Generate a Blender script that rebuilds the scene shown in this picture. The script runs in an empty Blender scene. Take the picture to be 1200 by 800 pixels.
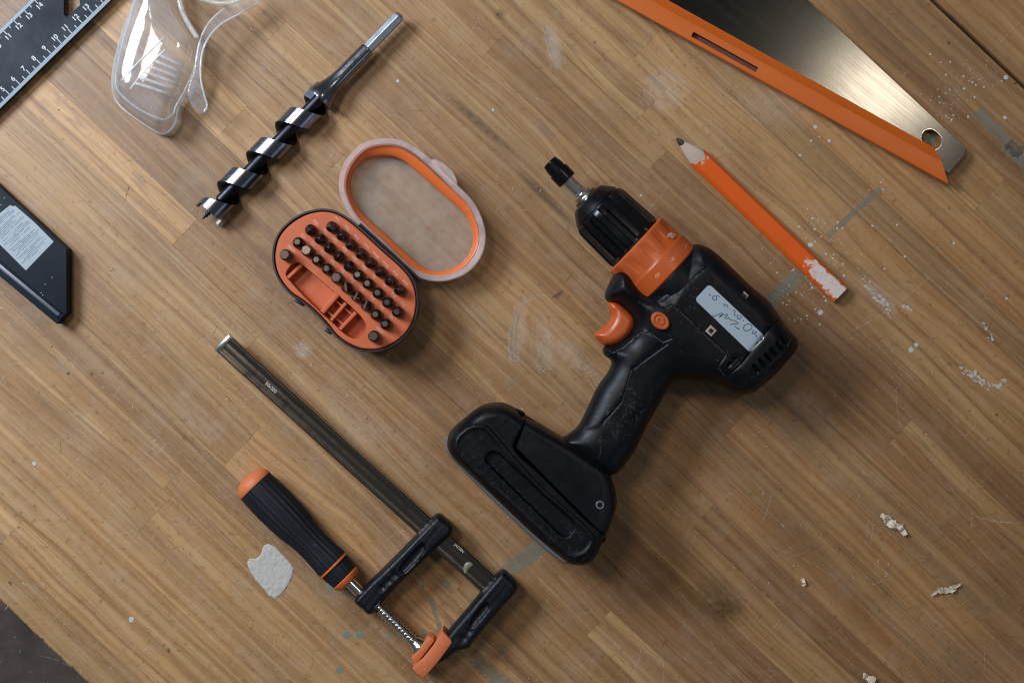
import bpy, bmesh, math, random
import numpy as np
from mathutils import Vector, Matrix
from mathutils.geometry import delaunay_2d_cdt

random.seed(7)
rng = np.random.default_rng(7)
sc = bpy.context.scene
COL = sc.collection
R_ = math.radians
CAMH = 1000.0           # camera height above the bench top, mm
SC = 0.6                # mm of bench top per unit of the tracing grid

# ------------------------------------------------------------------ camera
cam_d = bpy.data.cameras.new('camera')
cam = bpy.data.objects.new('camera', cam_d)
COL.objects.link(cam)
cam.location = (0, 0, CAMH / 1000)
cam.rotation_euler = (0, 0, 0)
cam_d.lens = 50
cam_d.sensor_width = 36
cam_d.clip_end = 50
cam_d.clip_start = 0.02
cam_d.dof.use_dof = False
cam_d.dof.focus_distance = 0.97
cam_d.dof.aperture_fstop = 11
sc.camera = cam

# ------------------------------------------------------------------ room light
world = bpy.data.worlds.new('World')
sc.world = world
world.use_nodes = True
bg = world.node_tree.nodes['Background']
bg.inputs[0].default_value = (0.80, 0.92, 1.0, 1)
bg.inputs[1].default_value = 0.095

def area(name, loc, target, sx, sy, power, color):
    d = bpy.data.lights.new(name, 'AREA')
    d.shape = 'RECTANGLE'
    d.size = sx
    d.size_y = sy
    d.energy = power
    d.color = color
    o = bpy.data.objects.new(name, d)
    o.location = loc
    v = Vector(target) - Vector(loc)
    o.rotation_euler = v.to_track_quat('-Z', 'Y').to_euler()
    COL.objects.link(o)
    return o

area('window_light', (-0.95, 0.62, 0.92), (-0.1, 0.05, 0), 0.52, 0.42, 23.5, (0.82, 0.95, 1.12))
area('ceiling_lamp', (-0.55, 0.55, 1.7), (-0.05, 0.05, 0), 0.34, 0.34, 6.8, (1.0, 0.86, 0.70))
area('bench_lamp', (0.775, 0.525, 2.0), (0.1, 0.0, 0), 0.17, 0.17, 2.9, (1.0, 0.88, 0.70))
area('side_window', (1.3, -1.0, 0.9), (0.0, 0.0, 0.0), 1.0, 0.7, 1.5, (0.55, 0.75, 1.0))

sc.view_settings.view_transform = 'Standard'
sc.view_settings.look = 'None'
sc.view_settings.gamma = 1
sc.view_settings.exposure = 0.0
sc.render.engine = 'CYCLES'
sc.cycles.max_bounces = 10
sc.cycles.transparent_max_bounces = 24
sc.cycles.filter_width = 1.15
sc.render.resolution_x = 1024
sc.render.resolution_y = 682

# ------------------------------------------------------------------ helpers
def P(X, Y, z=0.0):
    """tracing grid -> real place (mm) of a point standing z mm above the bench"""
    k = SC * (1 - z / CAMH)
    return ((X - 600) * k, (400 - Y) * k)

def PP(pts, z=0.0):
    return [P(x, y, z) for x, y in pts]

def zoom(s, ox, oy, pts):
    return [(ox + x / s, oy + y / s) for x, y in pts]

def set_props(o, label=None, cat=None, group=None, kind=None):
    if label: o['label'] = label
    if cat: o['category'] = cat
    if group: o['group'] = group
    if kind: o['kind'] = kind
    return o

def thing(name, X, Y, z, label, cat, group=None):
    o = bpy.data.objects.new(name, None)
    COL.objects.link(o)
    x, y = P(X, Y, z)
    o.location = (x / 1000, y / 1000, z / 1000)
    o.empty_display_size = 0.01
    return set_props(o, label, cat, group)

def wloc(o):
    v = Vector((0, 0, 0))
    while o is not None:
        v += Vector(o.location)
        o = o.parent
    return v

def link(name, me, parent=None, mat=None):
    o = bpy.data.objects.new(name, me)
    COL.objects.link(o)
    if mat is not None and not me.materials:
        me.materials.append(mat)
    if parent is not None:
        o.parent = parent
        o.location = -wloc(parent)
    return o

def mk(name, verts, faces, mat, parent=None, smooth=None):
    """verts in mm, world; smooth = angle in degrees or None"""
    me = bpy.data.meshes.new(name)
    v = np.asarray(verts, dtype=float) * 0.001
    me.from_pydata(v.tolist(), [], [list(f) for f in faces])
    me.update()
    bm = bmesh.new()
    bm.from_mesh(me)
    bmesh.ops.recalc_face_normals(bm, faces=bm.faces)
    if smooth is not None:
        a = R_(smooth)
        for f in bm.faces: f.smooth = True
        for e in bm.edges:
            if len(e.link_faces) == 2 and e.calc_face_angle(0) > a:
                e.smooth = False
    bm.to_mesh(me)
    bm.free()
    return link(name, me, parent, mat)

class Acc:
    """collects several shapes for ONE mesh"""
    def __init__(s): s.v = []; s.f = []
    def add(s, v, f):
        n = len(s.v)
        s.v += [tuple(map(float, p)) for p in v]
        s.f += [[i + n for i in q] for q in f]
        return s
    def build(s, name, mat, parent=None, smooth=None):
        return mk(name, s.v, s.f, mat, parent, smooth)

def catmull(pts, step, closed=True):
    p = np.array(pts, float)
    n = len(p)
    out = []
    rngi = range(n) if closed else range(n - 1)
    for i in rngi:
        if closed:
            a, b, c, d = p[(i - 1) % n], p[i], p[(i + 1) % n], p[(i + 2) % n]
        else:
            a, b, c, d = p[max(i - 1, 0)], p[i], p[i + 1], p[min(i + 2, n - 1)]
        L = np.linalg.norm(c - b)
        k = max(1, int(round(L / step)))
        for j in range(k):
            t = j / k
            # centripetal-ish tangents limited by segment length
            m1 = (c - a); m2 = (d - b)
            l1 = np.linalg.norm(m1) + 1e-9; l2 = np.linalg.norm(m2) + 1e-9
            m1 = m1 / l1 * L * min(1, 2 * np.linalg.norm(b - a) / L + .2) if L else m1
            m2 = m2 / l2 * L * min(1, 2 * np.linalg.norm(d - c) / L + .2) if L else m2
            h00 = 2*t**3 - 3*t**2 + 1; h10 = t**3 - 2*t**2 + t
            h01 = -2*t**3 + 3*t**2; h11 = t**3 - t**2
            out.append(h00 * b + h10 * m1 + h01 * c + h11 * m2)
    if not closed: out.append(p[-1])
    return np.array(out)

def straight(pts, step, closed=True):
    p = np.array(pts, float); n = len(p); out = []
    for i in (range(n) if closed else range(n - 1)):
        b, c = p[i], p[(i + 1) % n]
        k = max(1, int(round(np.linalg.norm(c - b) / step)))
        for j in range(k): out.append(b + (c - b) * j / k)
    if not closed: out.append(p[-1])
    return np.array(out)

def area2(p):
    x, y = p[:, 0], p[:, 1]
    return 0.5 * np.sum(x * np.roll(y, -1) - np.roll(x, -1) * y)

def ccw(p):
    p = np.asarray(p, float)
    return p if area2(p) > 0 else p[::-1].copy()

def offset(p, d):
    """inset a ccw polygon by d"""
    e = np.roll(p, -1, 0) - p
    e /= np.linalg.norm(e, axis=1)[:, None] + 1e-9
    n = np.stack([-e[:, 1], e[:, 0]], 1)
    n0 = np.roll(n, 1, 0)
    m = n + n0
    m /= np.linalg.norm(m, axis=1)[:, None] + 1e-9
    c = np.clip(np.sum(m * n, 1), 0.45, 1)
    return p + m * (d / c)[:, None]

def pdist(q, poly, closed=True):
    """distance of points q (n,2) to a polyline"""
    q = np.asarray(q, float)
    a = np.asarray(poly, float)
    b = np.roll(a, -1, 0) if closed else a[1:]
    if not closed: a = a[:-1]
    best = np.full(len(q), 1e9)
    for s, e in zip(a, b):
        d = e - s
        L = d @ d + 1e-12
        t = np.clip(((q - s) @ d) / L, 0, 1)
        r = q - s - t[:, None] * d
        best = np.minimum(best, np.einsum('ij,ij->i', r, r))
    return np.sqrt(best)

def inside(q, poly):
    q = np.asarray(q, float)
    a = np.asarray(poly, float); b = np.roll(a, -1, 0)
    c = np.zeros(len(q), bool)
    for (x1, y1), (x2, y2) in zip(a, b):
        if y1 == y2: continue
        cond = ((y1 > q[:, 1]) != (y2 > q[:, 1]))
        xi = (x2 - x1) * (q[:, 1] - y1) / (y2 - y1) + x1
        c ^= cond & (q[:, 0] < xi)
    return c

def sstep(a, b, x):
    t = np.clip((x - a) / (b - a), 0, 1)
    return t * t * (3 - 2 * t)

def relief(name, outline, top, bottom, mat, parent=None, R=10.0, step=1.5, grid=2.0,
           extra=None, smooth=50, _fb=True, fr=(.03, .1, .22, .4, .62, .85, 1.)):
    """solid over a closed outline (mm); top(x,y,d) and bottom(x,y,d) give heights,
    d = distance to the outline. Returns object and a callable for the top height."""
    o = ccw(outline)
    nb = len(o)
    pts = [o]
    for f in fr:
        q = offset(o, R * f)
        ok = inside(q, o) & (pdist(q, o) > R * f * 0.93)
        pts.append(q[ok])
    x0, y0 = o.min(0); x1, y1 = o.max(0)
    gx, gy = np.meshgrid(np.arange(x0, x1, grid), np.arange(y0, y1, grid))
    g = np.stack([gx.ravel(), gy.ravel()], 1)
    g[:, 0] += (np.round((g[:, 1] - y0) / grid) % 2) * grid * .5
    g = g[inside(g, o)]
    d = pdist(g, o)
    g = g[d > max(R * fr[-1] * 1.02 if len(fr) else 0, grid * .6)]
    pts.append(g)
    if extra is not None and len(extra):
        e = np.asarray(extra, float)
        e = e[inside(e, o)]
        e = e[pdist(e, o) > 0.08]
        pts.append(e)
    allp = np.concatenate(pts)
    # thin out near-duplicates
    key = np.round(allp / 0.12).astype(int)
    _, idx = np.unique(key, axis=0, return_index=True)
    keep = np.zeros(len(allp), bool); keep[idx] = True; keep[:nb] = True
    rest = allp[nb:][keep[nb:]]
    allp = np.concatenate([o, rest])
    vs, es, fs, ov, oe, of = delaunay_2d_cdt([Vector((float(a), float(b))) for a, b in allp], [],
                                             [list(range(nb))], 1, 1e-5)
    v2 = np.array([(p.x, p.y) for p in vs])
    d = pdist(v2, o)
    zt = top(v2[:, 0], v2[:, 1], d)
    zb = bottom(v2[:, 0], v2[:, 1], d)
    edge = d < 1e-3
    n = len(v2)
    V = [(x, y, z) for (x, y), z in zip(v2, zt)]
    F = [list(f) for f in fs]
    # bottom: same net, own vertices
    V += [(x, y, z) for (x, y), z in zip(v2, zb)]
    F += [[i + n for i in reversed(f)] for f in fs]
    # wall between (boundary edges of the net)
    cnt = {}
    for f in fs:
        for i in range(len(f)):
            a, b = f[i], f[(i + 1) % len(f)]
            k = (min(a, b), max(a, b))
            cnt[k] = cnt.get(k, []) + [(a, b)]
    for k, l in cnt.items():
        if len(l) == 1:
            a, b = l[0]
            if abs(zt[a] - zb[a]) > 1e-4 or abs(zt[b] - zb[b]) > 1e-4:
                F.append([b, a, a + n, b + n])
    me = bpy.data.meshes.new(name)
    me.from_pydata((np.array(V) * .001).tolist(), [], F)
    bm = bmesh.new(); bm.from_mesh(me)
    bmesh.ops.remove_doubles(bm, verts=bm.verts, dist=2e-6)
    bmesh.ops.recalc_face_normals(bm, faces=bm.faces)
    a_ = R_(smooth)
    for f in bm.faces: f.smooth = True
    for e in bm.edges:
        if len(e.link_faces) == 2 and e.calc_face_angle(0) > a_: e.smooth = False
    bm.to_mesh(me); bm.free()
    ob = link(name, me, parent, mat)
    def hf(x, y):
        q = np.stack([np.atleast_1d(x), np.atleast_1d(y)], 1).astype(float)
        return top(q[:, 0], q[:, 1], pdist(q, o))
    return ob, hf

def quarter(d, R):
    t = 1 - np.clip(d / R, 0, 1)
    return np.sqrt(np.clip(1 - t * t, 0, 1))

def prism_vf(pts, z0, z1, bev=0.6, seg=2, taper=0.0):
    p = ccw(pts); n = len(p)
    rings = [(z0, bev * .5 + taper)]
    rings.append((z0 + bev * .5, taper))
    for i in range(seg + 1):
        a = math.pi / 2 * i / seg
        rings.append((z1 - bev + bev * math.sin(a), bev * (1 - math.cos(a))))
    V, F = [], []
    for z, ins in rings:
        q = offset(p, ins) if ins else p
        V += [(x, y, z) for x, y in q]
    for k in range(len(rings) - 1):
        for i in range(n):
            j = (i + 1) % n
            F.append([k*n + i, k*n + j, (k+1)*n + j, (k+1)*n + i])
    F.append(list(range(n))[::-1])
    m = (len(rings) - 1) * n
    F.append([m + i for i in range(n)])
    return V, F

def prism(name, pts, z0, z1, mat, parent=None, bev=0.6, seg=2, smooth=40, taper=0.0):
    V, F = prism_vf(pts, z0, z1, bev, seg, taper)
    return mk(name, V, F, mat, parent, smooth)

def lathe_vf(o, d, prof, n=48, rfun=None, up=(0, 0, 1), close=True):
    """o,d in mm; prof = [(u,r)]; rfun(u,theta) multiplies r; theta 0 = side, 90 = up"""
    o = np.array(o, float); d = np.array(d, float); d /= np.linalg.norm(d)
    up = np.array(up, float)
    s = np.cross(d, up); s /= np.linalg.norm(s)
    w = np.cross(s, d)
    V, F = [], []
    for u, r in prof:
        for i in range(n):
            t = 2 * math.pi * i / n
            rr = r * (rfun(u, t) if rfun else 1)
            V.append(o + d*u + rr * (math.cos(t)*s + math.sin(t)*w))
    for k in range(len(prof) - 1):
        for i in range(n):
            j = (i + 1) % n
            F.append([k*n + i, k*n + j, (k+1)*n + j, (k+1)*n + i])
    if close:
        F.append(list(range(n))[::-1])
        m = (len(prof) - 1) * n
        F.append([m + i for i in range(n)])
    return V, F

def lathe(name, o, d, prof, mat, parent=None, n=48, rfun=None, smooth=35, up=(0, 0, 1)):
    V, F = lathe_vf(o, d, prof, n, rfun, up)
    return mk(name, V, F, mat, parent, smooth)

def tube_vf(path, r, n=10):
    p = np.array(path, float); m = len(p)
    rr = np.full(m, r) if np.isscalar(r) else np.array(r, float)
    V, F = [], []
    t = np.gradient(p, axis=0)
    t /= np.linalg.norm(t, axis=1)[:, None] + 1e-9
    up = np.array([0.03, 0.02, 1.0])
    for k in range(m):
        s = np.cross(t[k], up); s /= np.linalg.norm(s) + 1e-9
        w = np.cross(s, t[k])
        for i in range(n):
            a = 2 * math.pi * i / n
            V.append(p[k] + rr[k] * (math.cos(a) * s + math.sin(a) * w))
    for k in range(m - 1):
        for i in range(n):
            j = (i + 1) % n
            F.append([k*n + i, k*n + j, (k+1)*n + j, (k+1)*n + i])
    F.append(list(range(n))[::-1])
    F.append([(m-1)*n + i for i in range(n)])
    return V, F

_txt = {}
def text_vf(s, size, origin, ang, z, zf=None, align='CENTER', bold=0.0, sx=1.0):
    """flat lettering as faces; origin mm; ang radians"""
    key = (s, align, bold)
    if key not in _txt:
        cu = bpy.data.curves.new('lettering', 'FONT')
        cu.body = s; cu.size = 1.0; cu.align_x = align; cu.align_y = 'CENTER'; cu.offset = bold
        ob = bpy.data.objects.new('lettering', cu)
        COL.objects.link(ob)
        dg = bpy.context.evaluated_depsgraph_get()
        me = bpy.data.meshes.new_from_object(ob.evaluated_get(dg))
        _txt[key] = ([tuple(v.co) for v in me.vertices], [list(p.vertices) for p in me.polygons])
        bpy.data.objects.remove(ob); bpy.data.curves.remove(cu); bpy.data.meshes.remove(me)
    vs, fs = _txt[key]
    c, s_ = math.cos(ang), math.sin(ang)
    V = []
    for x, y, _ in vs:
        x *= size * sx; y *= size
        X = origin[0] + x*c - y*s_; Y = origin[1] + x*s_ + y*c
        V.append([X, Y, z])
    if zf is not None and V:
        a = np.array(V)
        hz = zf(a[:, 0], a[:, 1])
        for i, h in enumerate(hz): V[i][2] = h + z
    return V, fs

def ribbon_vf(path, w, z, zf=None, taper=True):
    """flat strip of width w along a 2D path"""
    p = np.array(path, float)
    t = np.gradient(p, axis=0); t /= np.linalg.norm(t, axis=1)[:, None] + 1e-9
    n = np.stack([-t[:, 1], t[:, 0]], 1)
    m = len(p)
    k = np.ones(m)
    if taper: k = np.clip(np.sin(np.linspace(0.12, math.pi - .12, m)) * 1.6, .15, 1)
    ww = (w * .5 * k)[:, None]
    a = p + n*ww; b = p - n*ww
    za = np.full(m, z) if zf is None else zf(a[:, 0], a[:, 1]) + z
    zb = np.full(m, z) if zf is None else zf(b[:, 0], b[:, 1]) + z
    V = [(x, y, q) for (x, y), q in zip(a, za)] + [(x, y, q) for (x, y), q in zip(b, zb)]
    F = [[i, i + 1, m + i + 1, m + i] for i in range(m - 1)]
    return V, F

def blob(cx, cy, r, n=14, rough=.25, sx=1, sy=1, ang=0):
    ph = rng.uniform(0, 6.28, 5)
    am = rng.uniform(.2, 1, 5) * rough / np.arange(1, 6) ** .6
    out = []
    for i in range(n):
        t = 2*math.pi*i/n
        k = 1 + sum(am[j] * math.sin((j + 1) * t + ph[j]) for j in range(5)) * .7
        x = r*k*math.cos(t)*sx; y = r*k*math.sin(t)*sy
        out.append((cx + x*math.cos(ang) - y*math.sin(ang), cy + x*math.sin(ang) + y*math.cos(ang)))
    return out

def flat_vf(pts, z0, z1):
    """low solid with slightly drawn-in top"""
    p = ccw(pts); q = offset(p, min(.25, np.ptp(p[:, 0]) * .12))
    n = len(p)
    V = [(x, y, z0) for x, y in p] + [(x, y, z1) for x, y in q]
    F = [[i, (i+1) % n, n + (i+1) % n, n + i] for i in range(n)] + [[n + i for i in range(n)]]
    return V, F

# ------------------------------------------------------------------ materials
class NT:
    def __init__(s, name):
        s.m = bpy.data.materials.new(name); s.m.use_nodes = True
        s.t = s.m.node_tree; s.n = s.t.nodes
        s.bsdf = s.n['Principled BSDF']; s.out = s.n['Material Output']
    def node(s, kind, **kw):
        n = s.n.new(kind)
        for k, v in kw.items(): setattr(n, k, v)
        return n
    def lk(s, a, b): s.t.links.new(a, b)
    def val(s, sock, v):
        if isinstance(v, (int, float, tuple, list)): sock.default_value = v
        else: s.lk(v, sock)
    def math(s, op, a, b=0.0, c=None, clamp=False):
        n = s.node('ShaderNodeMath', operation=op, use_clamp=clamp)
        s.val(n.inputs[0], a); s.val(n.inputs[1], b)
        if c is not None: s.val(n.inputs[2], c)
        return n.outputs[0]
    def mix(s, f, a, b, blend='MIX'):
        n = s.node('ShaderNodeMix', data_type='RGBA', blend_type=blend)
        s.val(n.inputs['Factor'], f); s.val(n.inputs[6], a); s.val(n.inputs[7], b)
        return n.outputs[2]
    def noise(s, vec, scale, detail=4, rough=.55, dist=0.0, out=0):
        n = s.node('ShaderNodeTexNoise')
        if vec is not None: s.lk(vec, n.inputs['Vector'])
        n.inputs['Scale'].default_value = scale
        n.inputs['Detail'].default_value = detail
        n.inputs['Roughness'].default_value = rough
        n.inputs['Distortion'].default_value = dist
        return n.outputs[out]
    def ramp(s, f, stops, interp='LINEAR'):
        n = s.node('ShaderNodeValToRGB')
        n.color_ramp.interpolation = interp
        e = n.color_ramp.elements
        while len(e) > 1: e.remove(e[-1])
        e[0].position, c = stops[0]; e[0].color = c if len(c) == 4 else (*c, 1)
        for p, c in stops[1:]:
            x = e.new(p); x.color = c if len(c) == 4 else (*c, 1)
        s.lk(f, n.inputs[0])
        return n.outputs[0]
    def mapr(s, f, a, b, c=0.0, d=1.0):
        n = s.node('ShaderNodeMapRange'); n.clamp = True
        s.val(n.inputs[0], f)
        for i, v in enumerate((a, b, c, d)): n.inputs[i + 1].default_value = v
        return n.outputs[0]
    def vmul(s, v, k):
        n = s.node('ShaderNodeVectorMath', operation='MULTIPLY')
        s.lk(v, n.inputs[0]); n.inputs[1].default_value = k
        return n.outputs[0]
    def vadd(s, v, k):
        n = s.node('ShaderNodeVectorMath', operation='ADD')
        s.lk(v, n.inputs[0]); s.val(n.inputs[1], k)
        return n.outputs[0]
    def bump(s, h, strength, dist=.0002, prev=None):
        n = s.node('ShaderNodeBump')
        n.inputs['Strength'].default_value = strength
        n.inputs['Distance'].default_value = dist
        s.lk(h, n.inputs['Height'])
        if prev is not None: s.lk(prev, n.inputs['Normal'])
        return n.outputs[0]
    def obj(s): return s.node('ShaderNodeTexCoord').outputs['Object']

def plastic(name, col, rough=.45, dust=.35, dustcol=(.30, .29, .28), scr=.4, grain=.15, spec=.5, var=.15, dscale=1.0):
    m = NT(name); c = m.obj()
    big = m.noise(c, 45 * dscale, 5, .65)
    fine = m.noise(c, 900 * dscale, 3, .6)
    sp = m.noise(c, 420 * dscale, 2, .5)
    # worn dusty film in patches, with flecks
    film = m.mapr(big, .55, .80, 0, dust * .22)
    fleck = m.math('MULTIPLY', m.mapr(sp, .68, .74), m.mapr(big, .42, .62), clamp=True)
    # scratches: stretched noise at two angles
    s1 = m.noise(m.vmul(c, (2600, 120, 300)), 1, 2, .5)
    mp = m.node('ShaderNodeMapping'); mp.inputs['Rotation'].default_value = (0, 0, .8)
    m.lk(c, mp.inputs['Vector'])
    s2 = m.noise(m.vmul(mp.outputs[0], (2600, 90, 300)), 1, 2, .5)
    sm = m.math('MULTIPLY', m.mapr(m.math('MAXIMUM', s1, s2), .70, .78), m.mapr(m.noise(c, 30, 3), .48, .62), clamp=True)
    base = m.mix(m.mapr(big, .3, .7, 0, var), (*col, 1), (*[x * .6 for x in col], 1))
    k = m.math('ADD', film, m.math('MULTIPLY', fleck, dust), clamp=True)
    k = m.math('ADD', k, m.math('MULTIPLY', sm, scr * .5), clamp=True)
    m.lk(m.mix(k, base, (*dustcol, 1)), m.bsdf.inputs['Base Color'])
    m.lk(m.math('ADD', m.mapr(big, .3, .7, rough - .08, rough + .12), m.math('MULTIPLY', k, .4), clamp=True), m.bsdf.inputs['Roughness'])
    m.bsdf.inputs['Specular IOR Level'].default_value = spec
    h = m.math('ADD', fine, m.math('MULTIPLY', sm, .6))
    m.lk(m.bump(h, grain, .0003), m.bsdf.inputs['Normal'])
    return m.m

def metal(name, col, rough=.25, smudge=.35, dark=(.05, .045, .04), brushed=None, bump=.08, aniso=0.0):
    m = NT(name); c = m.obj()
    big = m.noise(c, 60, 5, .65)
    f = m.noise(c, 500, 4, .6)
    m.bsdf.inputs['Metallic'].default_value = 1
    m.lk(m.mix(m.mapr(m.math('MULTIPLY', big, m.math('ADD', f, .5)), .42, .75, 0, smudge), (*col, 1), (*dark, 1)), m.bsdf.inputs['Base Color'])
    m.lk(m.mapr(m.math('ADD', m.math('MULTIPLY', big, .7), m.math('MULTIPLY', f, .3)), .3, .7, max(.04, rough - .08), rough + .14), m.bsdf.inputs['Roughness'])
    h = f
    if brushed is not None:
        mp = m.node('ShaderNodeMapping'); mp.inputs['Rotation'].default_value = (0, 0, brushed)
        m.lk(c, mp.inputs['Vector'])
        h = m.noise(m.vmul(mp.outputs[0], (60, 3500, 60)), 1, 3, .6)
    m.lk(m.bump(h, bump, .0002), m.bsdf.inputs['Normal'])
    m.bsdf.inputs['Anisotropic'].default_value = aniso
    return m.m

BLACK = plastic('black_housing_plastic', (.0030, .0034, .0050), .40, .14, (.10, .11, .13), .35, spec=.20)
BLACKR = plastic('black_rubber_grip', (.006, .007, .010), .50, .30, (.20, .21, .24), .5, .3, spec=.3)
CHUCK = plastic('black_chuck_plastic', (.003, .003, .004), .24, .10, (.20, .20, .20), .5, .06, spec=.32)
POWDER = plastic('black_cast_iron_paint', (.0040, .0052, .0080), .38, .18, (.13, .15, .19), .5, .8, spec=.26)
HANDLE = plastic('black_handle_rubber', (.0085, .0100, .0140), .55, .34, (.12, .14, .18), .6, .3, spec=.25)
ORANGE = plastic('orange_plastic', (.62, .125, .022), .40, .22, (.62, .42, .36), .35, .12)
ORANGE2 = plastic('orange_insert_plastic', (.50, .098, .026), .50, .30, (.60, .33, .25), .3, .2)
ORANGE3 = plastic('orange_collar_plastic', (.44, .078, .013), .34, .25, (.55, .36, .32), .5, .10)
ORCL = plastic('dusty_orange_clamp_plastic', (.54, .135, .040), .55, .5, (.62, .42, .34), .5, .3)
ORSAW = plastic('orange_guard_plastic', (.52, .098, .006), .42, .10, (.62, .42, .32), .3, .15, dscale=.6)
CASEB = plastic('dark_case_plastic', (.010, .012, .022), .35, .25, (.25, .24, .30), .5, .1)
DKBLUE = plastic('dark_painted_metal', (.0085, .0145, .0225), .50, .08, (.22, .26, .30), .3, .20, spec=.18)
GREYRUB = plastic('grey_battery_foot', (.12, .11, .115), .5, .4, (.05, .05, .06), .5, .2)
STEEL = metal('bright_steel', (.72, .72, .70), .18, .4)
GUN = metal('polished_auger_steel', (.25, .26, .30), .20, .5, (.03, .03, .04), bump=.03)
GUND = metal('dark_flute_steel', (.028, .030, .038), .34, .5, (.01, .01, .015), bump=.04)
HEXS = metal('bright_shank_steel', (.68, .70, .75), .30, .2, (.2, .2, .2), bump=.02)
BARM = metal('oiled_bar_steel', (.22, .19, .165), .20, .6, (.04, .033, .028), bump=.012)
BITM = metal('bit_steel', (.15, .13, .122), .30, .6, (.02, .017, .017), bump=.15)
def saw_steel():
    m = NT('saw_blade_steel'); c = m.obj()
    mp = m.node('ShaderNodeMapping'); mp.inputs['Rotation'].default_value = (0, 0, R_(40))
    m.lk(c, mp.inputs['Vector'])
    br = m.noise(m.vmul(mp.outputs[0], (25, 1600, 60)), 1, 3, .6)
    n = m.noise(c, 22, 5, .6); f = m.noise(c, 300, 4, .65)
    m.bsdf.inputs['Metallic'].default_value = 1
    col = m.mix(m.mapr(n, .35, .7, 0, .35), (.068, .066, .062, 1), (.045, .043, .041, 1))
    col = m.mix(m.mapr(f, .60, .75, 0, .25), col, (.10, .09, .08, 1))
    m.lk(col, m.bsdf.inputs['Base Color'])
    m.lk(m.math('ADD', m.mapr(n, .3, .7, .14, .165), m.mapr(br, .3, .7, -.02, .03)), m.bsdf.inputs['Roughness'])
    m.lk(m.bump(br, .018, .0002), m.bsdf.inputs['Normal'])
    return m.m
SAWM = saw_steel()
BRASS = metal('worn_rod_steel', (.34, .30, .24), .28, .5, (.06, .05, .04), bump=.1)

def simple(name, col, rough=.6, bump=0.0, bscale=900):
    m = NT(name)
    c = m.obj()
    n = m.noise(c, 260, 4, .6)
    m.lk(m.mix(m.mapr(n, .3, .7, 0, .3), (*col, 1), (*[x * .72 for x in col], 1)), m.bsdf.inputs['Base Color'])
    m.bsdf.inputs['Roughness'].default_value = rough
    if bump: m.lk(m.bump(m.noise(c, bscale, 3, .6), bump, .0003), m.bsdf.inputs['Normal'])
    return m.m

WHITEP = simple('white_print', (.46, .50, .53), .5)
LIGHTEDGE = simple('grey_scale_edge', (.15, .20, .245), .35, .2)
INK = simple('blue_black_ink', (.008, .012, .04), .5)
LABELP = simple('grey_paper_label', (.33, .37, .40), .28, .06)
LABELT = simple('label_print', (.10, .15, .20), .5)
STICKW = simple('pale_sticker', (.33, .385, .43), .22, .05)
EMB = simple('pale_embossed_print', (.62, .38, .30), .5)
EMBO = simple('worn_orange_figures', (.70, .29, .15), .45)
TAN = simple('tan_plug', (.33, .26, .20), .6)
DARK = simple('dark_recess', (.004, .004, .005), .8)
PUTTY = simple('dry_white_filler', (.45, .425, .38), .9, .9, 700)
PAINTW = simple('white_paint_drops', (.46, .45, .43), .5, .2)
PAINTG = simple('grey_green_paint', (.15, .185, .145), .6, .3)
SHAVE = simple('pale_wood_shaving', (.60, .49, .38), .8, .5)
LEAD = simple('graphite', (.02, .02, .022), .4)

def paint_streak_mat():
    m = NT('worn_grey_green_paint'); c = m.obj()
    n = m.noise(c, 120, 6, .7)
    f = m.noise(c, 700, 3, .6)
    a = m.mapr(m.math('ADD', m.math('MULTIPLY', n, .7), m.math('MULTIPLY', f, .3)), .34, .56, .12, .62)
    m.bsdf.inputs['Base Color'].default_value = (.205, .215, .165, 1)
    m.bsdf.inputs['Roughness'].default_value = .55
    m.lk(a, m.bsdf.inputs['Alpha'])
    return m.m
STREAK = paint_streak_mat()

def scratch_mat(name, col, alpha):
    m = NT(name); c = m.obj()
    n = m.noise(c, 500, 3, .6)
    m.bsdf.inputs['Base Color'].default_value = (*col, 1)
    m.bsdf.inputs['Roughness'].default_value = .7
    m.lk(m.mapr(n, .38, .6, 0, alpha), m.bsdf.inputs['Alpha'])
    return m.m
SCR = scratch_mat('pale_scratch', (.55, .44, .34), .62)
DSCR = scratch_mat('dark_scratch', (.05, .03, .018), .75)

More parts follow.
